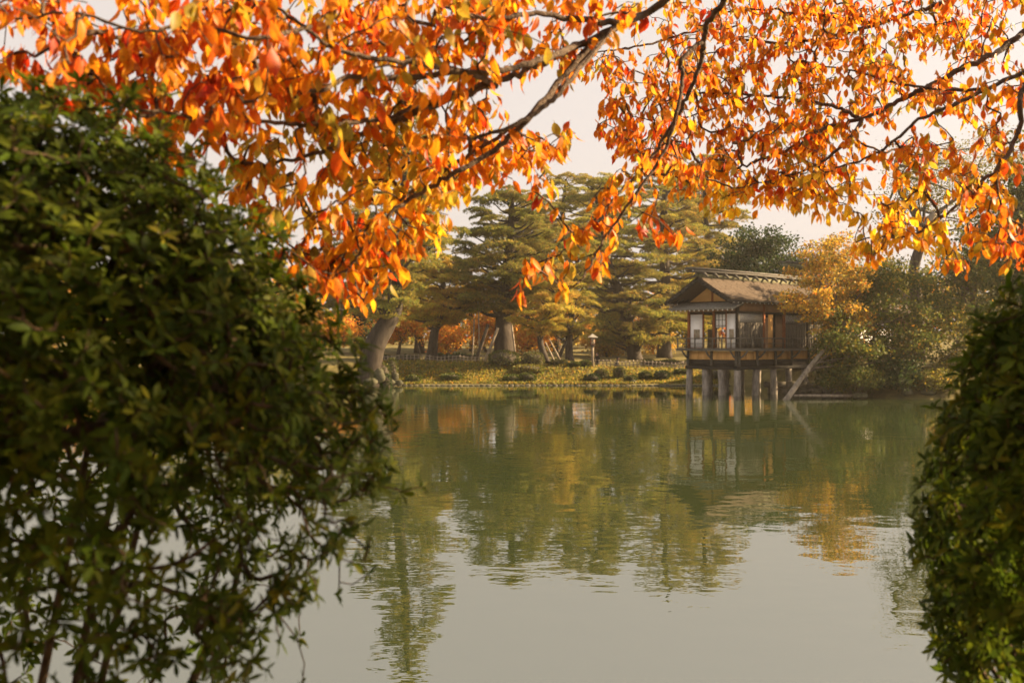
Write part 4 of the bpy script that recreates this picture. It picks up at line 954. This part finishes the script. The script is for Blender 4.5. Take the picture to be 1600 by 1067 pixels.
def hanging(tree, mains, regions, holes, lsize, nleaf, nparts, label_base, trunk, cat='tree', tip=.0015, dens=1.0, back=.0):
    root, base = tree
    sites = []; pals = []; sc = []
    for (cx, cy, rx, ry, d, n, pal) in regions:
        n = max(1, int(round(n*dens)))
        for _ in range(n*3):
            if n <= 0: break
            a = rng.uniform(0, 2*np.pi); r = math.sqrt(rng.uniform(0, 1))
            x, y = cx+rx*r*math.cos(a), cy+ry*r*math.sin(a)
            if any(((x-h[0])/h[2])**2+((y-h[1])/h[3])**2 < 1 for h in holes): continue
            sites.append(at(x, y-18, d+back+rng.normal()*.22)); pals.append(pal); sc.append(1.); n -= 1
    sites = np.array(sites)
    tubes, tipd = grow(mains, sites, step=.045, droop=.18, tip=tip, power=.42)
    m = MB()
    for pts, r0_, r1_ in mains: m.tube(pts, np.linspace(r0_, r1_, len(pts))*(1+.06*np.sin(np.arange(len(pts))*2.1)), 9)
    m.build('bough', M['cherry_bark'], root, origin=base, smooth=True)
    tubes_mesh('twigs', tubes, M['cherry_bark'], root, base)
    P = []; Ax = []; Nn = []; C = []; Sz = []
    for s_, td, pal, (tp, tr) in zip(sites, tipd, pals, [None]*0 or [(None, None)]*len(sites)):
        td = td/(np.linalg.norm(td)+1e-9); k = rng.integers(nleaf[0], nleaf[1]+1); z_ = lsize*rng.uniform(.82, 1.15); tint = rng.uniform(.85, 1.12)
        cc0 = pick(pal, 1, .05)[0]
        for j in range(k):
            p = s_ - td*rng.uniform(0, .12) + rng.normal(size=3)*.006 if j else s_
            a = rng.uniform(0, 2*np.pi); sp = rng.uniform(.1, .75)
            ax = np.array((math.cos(a)*sp, math.sin(a)*sp, -1.)) + td*.35
            P.append(p); Ax.append(ax); b = rng.uniform(0, 2*np.pi); Nn.append((math.cos(b), math.sin(b), rng.uniform(-.1, .5)))
            cj = cc0 if rng.uniform() < .68 else pick(pal, 1, .05)[0]
            C.append(cj*tint*rng.uniform(.9, 1.08)); Sz.append(z_*rng.uniform(.6, 1.22))
    # single leaves along the twigs
    for (tp, tr), pal in zip(tubes, [pals[i] for i in rng.integers(0, len(pals), len(tubes))]):
        if len(tp) > 5 and rng.uniform() < .8:
            for _ in range(rng.integers(1, 3)):
                p = tp[rng.integers(len(tp)//2, len(tp))]; a = rng.uniform(0, 6.28); sp = rng.uniform(.1, .8)
                px_, py_ = project(p[None])
                if any(((px_[0]-h[0])/h[2])**2+((py_[0]+12-h[1])/h[3])**2 < 1 for h in holes): continue
                P.append(p); Ax.append(np.array((math.cos(a)*sp, math.sin(a)*sp, -1.))); b = rng.uniform(0, 6.28); Nn.append((math.cos(b), math.sin(b), .2))
                C.append(pick(pal, 1, .08)[0]); Sz.append(lsize*rng.uniform(.55, 1.0))
    P = np.array(P); Rm = frames(np.array(Ax), np.array(Nn)); Sz = np.array(Sz); C = np.clip(np.array(C), .004, .85)
    vw = np.array((0, 0, EYE)) - P; dist = np.linalg.norm(vw, axis=1); px, py = project(P)
    ins = (px > 4) & (px < 1596) & (py > 0) & (py < 560)
    if label_base == 'A': ins &= (py + 20 < 130 + np.clip(px, 0, 600)**1.0*.62)
    score = Sz/dist*(.35+np.abs((Rm[:, 2]*vw).sum(1))/dist)*np.where(ins, 1, .01)
    place_leaves(root, base, P, Rm, Sz, C, LEAVES, ALLP, M['cherry_leaf'], nparts, score)
    print('cherry leaves', len(P), 'sites', len(sites))

HOLES = [(890, 172, 50, 44), (830, 205, 32, 24), (920, 245, 34, 26), (740, 375, 40, 55), (1000, 320, 14, 12), (1385, 232, 34, 20), (1310, 232, 16, 12), (40, 72, 26, 22), (178, 42, 26, 36), (150, 105, 18, 26), (300, 195, 18, 13), (355, 240, 18, 14), (975, 8, 40, 14), (1205, 5, 30, 10), (1240, 345, 0.1, .1), (430, 215, 14, 18), (480, 62, 14, 16), (1060, 330, 18, 14)]
baseA = np.array((2.7, -1.4, .85)); tA = thing('cherry_tree', tuple(baseA), 'cherry tree at top middle, its large red and orange leaves over the bush', 'tree')
MB().tube(catmull([baseA - (0, 0, .3), baseA + (.05, .05, 1.2), baseA + (-.1, .1, 2.4), (2.45, -1.1, 4.3), (2.9, -1.6, 6.0)], 5), np.linspace(.2, .11, 21), 12).build('trunk', M['cherry_bark'], tA, origin=baseA, smooth=True)
root0 = [(2.5, -1.1, 4.0), (2.0, .4, 4.25), (1.35, 1.9, 4.05)]
mainsA = [
 bough(root0 + [(1062, -20, 3.35), (980, 35, 3.3), (900, 74, 3.25), (830, 106, 3.2), (770, 130, 3.15), (720, 143, 3.1), (650, 166, 3.05), (600, 186, 3.0), (530, 188, 2.95), (486, 183, 2.9)], .016, .005),
 bough([(775, 128, 3.15), (700, 156, 3.1), (620, 190, 3.05), (560, 211, 3.0), (500, 238, 2.95), (420, 258, 2.9)], .014, .005),
 bough([(955, 48, 3.3), (915, 90, 3.35), (862, 152, 3.4), (815, 190, 3.4), (760, 226, 3.4), (700, 262, 3.35), (640, 304, 3.3), (590, 340, 3.25), (558, 372, 3.2), (520, 412, 3.2)], .010, .004),
 bough([(930, 62, 3.28), (880, 120, 3.2), (830, 180, 3.1), (780, 228, 3.1), (712, 268, 3.05), (660, 300, 3.05), (612, 332, 3.0), (570, 385, 3.0), (545, 420, 3.0)], .012, .004),
 bough([(965, 40, 3.3), (905, 108, 3.0), (868, 152, 2.9), (835, 178, 2.85), (800, 196, 2.8), (740, 218, 2.8)], .009, .005),
 bough([(905, 70, 3.25), (850, 92, 3.0), (775, 112, 2.9), (719, 112, 2.85), (662, 98, 2.8), (625, 86, 2.75), (580, 56, 2.7)], .011, .004),
 bough([(770, 130, 3.15), (720, 112, 2.9), (640, 122, 2.8), (546, 121, 2.7), (512, 138, 2.65), (469, 146, 2.6)], .011, .005),
 bough([(719, 112, 2.85), (640, 98, 2.7), (561, 88, 2.6), (512, 71, 2.55), (475, 42, 2.5), (419, 4, 2.5)], .008, .004),
 bough([(600, 186, 3.0), (500, 196, 2.8), (420, 190, 2.7), (345, 193, 2.6), (262, 176, 2.5), (195, 165, 2.45), (150, 120, 2.45), (98, 70, 2.4)], .007, .003),
 bough([(188, 146, 2.5), (210, 176, 2.5), (234, 217, 2.5), (260, 250, 2.5)], .004, .002),
 bough([(486, 42, 2.5), (400, 60, 2.4), (310, 40, 2.4), (220, 50, 2.35), (120, 20, 2.3), (40, 30, 2.3)], .006, .003),
 bough([(1137, -6, 3.6), (1107, 34, 3.7), (1100, 64, 3.75), (1096, 94, 3.8), (1085, 127, 3.8), (1062, 176, 3.85), (1032, 225, 3.9), (1010, 255, 3.9), (976, 292, 3.85), (942, 330, 3.8), (897, 376, 3.75), (870, 400, 3.75)], .012, .003),
 bough([(1100, 64, 3.75), (1066, 92, 3.7), (1066, 124, 3.7), (1059, 169, 3.65), (1040, 232, 3.65), (1002, 292, 3.6), (950, 364, 3.6), (928, 402, 3.55), (907, 439, 3.5), (884, 450, 3.5)], .009, .003),
 bough(root0[:2] + [(1.6, 1.9, 4.35), (1175, -60, 3.5), (1137, -6, 3.6)], .03, .013),
 bough([(970, 38, 3.3), (900, 30, 3.2), (840, 20, 3.1), (760, 30, 3.0), (690, 10, 2.9)], .012, .004),
]
regA = [
 (60, 30, 95, 48, 2.35, 20, REDS), (150, 100, 110, 50, 2.4, 16, REDS), (60, 120, 80, 40, 2.4, 14, REDS), (250, 40, 120, 60, 2.4, 34, ORNG), (250, 140, 110, 60, 2.5, 30, REDS), (340, 110, 110, 80, 2.6, 42, ORNG), (300, 215, 90, 45, 2.6, 16, ORNG), (420, 60, 110, 75, 2.55, 42, ORNG), (420, 165, 100, 60, 2.7, 38, ORNG),
 (520, 40, 110, 60, 2.7, 32, ORNG), (540, 150, 110, 70, 2.85, 40, ORNG), (450, 250, 110, 50, 2.9, 32, OLIV), (430, 330, 70, 50, 2.9, 14, OLIV), (620, 60, 110, 75, 2.8, 38, ORNG), (700, 40, 110, 60, 2.9, 32, ORNG), (690, 165, 80, 60, 3.0, 30, ORNG), (600, 250, 110, 55, 3.05, 44, OLIV), (540, 330, 80, 50, 3.1, 24, YELL),
 (530, 400, 60, 55, 3.1, 24, REDS), (500, 440, 35, 36, 3.1, 9, REDS), (590, 415, 50, 55, 3.1, 24, ORNG), (545, 470, 40, 32, 3.05, 10, ORNG), (670, 300, 75, 55, 3.2, 34, YELL), (680, 360, 32, 36, 3.2, 9, YELL), (635, 395, 22, 30, 3.2, 6, ORNG), (735, 235, 60, 50, 3.3, 22, ORNG), (775, 265, 48, 40, 3.3, 16, ORNG), (835, 245, 50, 36, 3.3, 15, ORNG), (850, 315, 20, 28, 3.3, 5, ORNG),
 (225, 195, 60, 40, 2.6, 12, ORNG), (300, 250, 60, 40, 2.7, 12, ORNG), (375, 310, 55, 50, 2.8, 13, ORNG), (420, 380, 50, 45, 2.9, 11, OLIV), (465, 430, 45, 45, 3.0, 10, REDS), (120, 165, 60, 25, 2.5, 8, REDS), (800, 80, 80, 55, 3.1, 22, ORNG), (870, 110, 50, 36, 3.2, 8, ORNG), (885, 240, 26, 22, 3.4, 5, ORNG), (770, 20, 90, 36, 3.0, 16, ORNG), (860, 30, 80, 36, 3.2, 16, REDS), (940, 20, 60, 24, 3.3, 9, ORNG), (710, 100, 60, 30, 2.6, 6, OLIV),
 (903, 385, 20, 22, 3.65, 5, ORNG), (940, 345, 34, 30, 3.7, 9, REDS), (985, 300, 40, 34, 3.75, 11, ORNG), (1025, 268, 34, 34, 3.8, 10, ORNG), (843, 425, 28, 20, 3.6, 6, ORNG), (875, 462, 12, 12, 3.5, 2, REDS), (806, 468, 14, 12, 3.5, 2, REDS), (925, 418, 18, 20, 3.5, 4, REDS), (1050, 372, 28, 14, 3.8, 4, REDS), (1005, 366, 14, 16, 3.8, 2, ORNG), (890, 435, 10, 12, 3.5, 2, ORNG),
 (1060, 190, 40, 60, 3.9, 10, ORNG), (1090, 100, 40, 40, 3.9, 8, ORNG)]
baseB = np.array((5.6, 4.6, .85)); tB = thing('cherry_tree', tuple(baseB), 'cherry tree at upper right, its smaller orange and yellow leaves above the tea house', 'tree')
MB().tube(catmull([baseB - (0, 0, .5), baseB + (.05, 0, 1.2), baseB + (-.1, .1, 2.3), (5.6, 4.7, 4.4), (6.1, 4.9, 6.2)], 5), np.linspace(.22, .12, 21), 12).build('trunk', M['cherry_bark'], tB, origin=baseB, smooth=True)
r1 = [(5.45, 4.65, 3.3), (4.4, 4.6, 3.75)]
mainsB = [
 bough(r1 + [(1720, -10, 4.6), (1610, 44, 4.6), (1560, 80, 4.55), (1500, 110, 4.5), (1440, 140, 4.5), (1390, 166, 4.5), (1345, 186, 4.5), (1290, 201, 4.5), (1250, 225, 4.45), (1190, 250, 4.4), (1140, 265, 4.4), (1090, 268, 4.3)], .018, .004),
 bough(r1 + [(1720, 80, 4.3), (1612, 108, 4.3), (1540, 141, 4.25), (1480, 168, 4.2), (1430, 191, 4.2), (1390, 226, 4.2), (1350, 250, 4.2), (1290, 270, 4.2), (1240, 300, 4.2)], .013, .003),
 bough([(1345, 186, 4.5), (1300, 166, 4.6), (1240, 155, 4.7), (1180, 148, 4.75), (1100, 146, 4.8), (1040, 150, 4.8)], .009, .004),
 bough([(1347, 187, 4.5), (1322, 222, 4.4), (1272, 260, 4.4), (1228, 276, 4.35), (1170, 290, 4.3)], .009, .003),
 bough(r1 + [(1700, 90, 4.5), (1605, 135, 4.1), (1590, 210, 4.05), (1560, 260, 4.0), (1530, 290, 4.0), (1482, 332, 4.0), (1440, 362, 4.0), (1400, 372, 4.0)], .016, .003),
 bough([(1556, 264, 4.0), (1562, 310, 3.95), (1572, 345, 3.95), (1584, 372, 3.95)], .006, .003),
 bough(r1 + [(1640, -60, 5.0), (1482, 0, 5.0), (1420, 22, 5.0), (1372, 36, 5.0), (1300, 26, 5.0), (1200, 16, 5.0), (1120, 20, 4.9)], .016, .004),
 bough([(1420, 22, 5.0), (1330, 50, 5.0), (1230, 68, 5.1), (1150, 60, 5.1), (1092, 48, 5.0), (1010, 71, 4.9), (965, 77, 4.8), (920, 85, 4.8)], .010, .003),
 bough([(1540, 141, 4.25), (1470, 140, 4.4), (1400, 130, 4.6), (1330, 110, 4.7), (1260, 100, 4.8)], .008, .003),
 bough([(1180, 148, 4.75), (1100, 175, 4.7), (1040, 190, 4.7), (980, 180, 4.7)], .005, .002),
]
regB = [
 (925, 118, 45, 22, 4.7, 10, ORNG), (955, 165, 36, 34, 4.7, 12, ORNG), (1005, 125, 62, 46, 4.7, 26, ORNG), (955, 235, 50, 30, 4.6, 18, REDS), (1020, 215, 70, 46, 4.6, 30, ORNG), (1080, 165, 70, 55, 4.7, 32, ORNG), (1085, 265, 60, 40, 4.4, 26, ORNG), (1080, 315, 40, 26, 4.3, 9, ORNG), (1130, 90, 75, 60, 4.9, 36, ORNG), (1050, 40, 60, 40, 4.9, 16, ORNG),
 (1200, 45, 110, 50, 5.0, 52, ORNG), (1200, 160, 100, 70, 4.8, 62, ORNG), (1180, 255, 90, 50, 4.5, 44, ORNG), (1140, 320, 40, 28, 4.3, 10, YELL), (1130, 345, 24, 16, 4.3, 4, YELL), (1220, 310, 60, 32, 4.4, 24, ORNG), (1300, 50, 110, 52, 5.0, 58, ORNG), (1310, 140, 100, 60, 4.8, 52, ORNG), (1280, 245, 100, 46, 4.5, 48, ORNG), (1290, 315, 70, 32, 4.4, 26, YELL), (1310, 350, 40, 14, 4.3, 6, YELL),
 (1420, 50, 100, 56, 5.0, 50, ORNG), (1420, 155, 95, 55, 4.7, 42, ORNG), (1440, 265, 75, 40, 4.3, 26, ORNG), (1400, 325, 55, 34, 4.2, 16, YELL), (1368, 385, 34, 34, 4.1, 14, YELL), (1350, 420, 14, 14, 4.1, 3, ORNG), (1440, 372, 40, 26, 4.0, 12, YELL), (1478, 400, 22, 32, 4.0, 8, YELL), (1505, 430, 14, 16, 4.0, 3, ORNG), (1530, 50, 90, 56, 4.8, 44, ORNG), (1540, 160, 80, 55, 4.4, 32, ORNG), (1550, 260, 55, 50, 4.1, 18, ORNG), (1545, 335, 50, 36, 4.0, 16, ORNG), (1570, 395, 36, 40, 3.95, 13, REDS), (1520, 395, 22, 20, 4.0, 5, ORNG), (1500, 300, 40, 26, 4.1, 8, YELL)]
# unseen leaf masses and evergreens, added to dim sky and sun on the near bushes
n = 7000
d_ = rand_dir(n); P = np.array((-.3, -2.9, 5.6)) + d_*np.array((6.0, 3.6, 1.5))*rng.uniform(.4, 1, (n, 1))  # leaf mass above the frame, added to keep sky light off the bush
v, f, t, l = scatter(DIAMOND, P, frames(rand_dir(n, -.8), rand_dir(n)), rng.uniform(.12, .2, n), pick(ORNG, n, .1))
o = link('crown', raw_mesh('crown', v - baseA, [f], [M['tree_leaf']], tint=t), tA); o['kind'] = 'stuff'
n = 3000
d_ = rand_dir(n); P = np.array((4.3, 2.5, 4.85)) + d_*np.array((1.7, 1.5, .6))*rng.uniform(.3, 1, (n, 1))  # out of view, added to keep direct sun off the left bush
v, f, t, l = scatter(DIAMOND, P, frames(rand_dir(n, -.8), rand_dir(n)), rng.uniform(.08, .13, n), pick(ORNG, n, .1))
o = link('crown', raw_mesh('crown', v - baseB, [f], [M['tree_leaf']], tint=t), tB); o['kind'] = 'stuff'
for (x, y, lab) in [(-5.5, -6.5, 'unseen dark evergreen added behind the big dark bush to block sky light'), (1.0, -8.5, 'unseen dark evergreen added behind the viewer to block sky light'), (7.5, -6, 'unseen dark evergreen added behind the glossy bush to block sky light')]:
    b0 = np.array((x, y, gz(x, y)-.1))
    leafy('evergreen_tree', b0, [b0, b0+(0, 0, 2.5), b0+(.1, 0, 5)], .2, [(b0+(0, 0, 3.0), np.array((3.4, 1.6, 3.0)))], 7000, .3, DKGREEN, lab, 'tree', clump=.8)  # added out of view to block the low sky behind the viewer
hanging((tA, baseA), mainsA, regA, HOLES, .053, (3, 6), 300, 'A', None, dens=1.45, back=.2)
hanging((tB, baseB), mainsB, regB, HOLES, .050, (3, 6), 300, 'B', None, dens=1.75)

# ------------------------------------------------------------------ the hazy afternoon air
hz = MB().box((-160, -60, -2.0), (160, 185, 30)).build('haze', bpy.data.materials.new('haze_air'), origin=(0, 0, 0)); tag(hz, kind='stuff')
hm = hz.data.materials[0]; hm.use_nodes = True; n = hm.node_tree; n.nodes.clear()
pv = n.nodes.new('ShaderNodeVolumePrincipled'); pv.inputs['Color'].default_value = (.95, .88, .78, 1); pv.inputs['Density'].default_value = 0.00038; pv.inputs['Anisotropy'].default_value = .45
ho = n.nodes.new('ShaderNodeOutputMaterial'); n.links.new(pv.outputs[0], ho.inputs['Volume'])
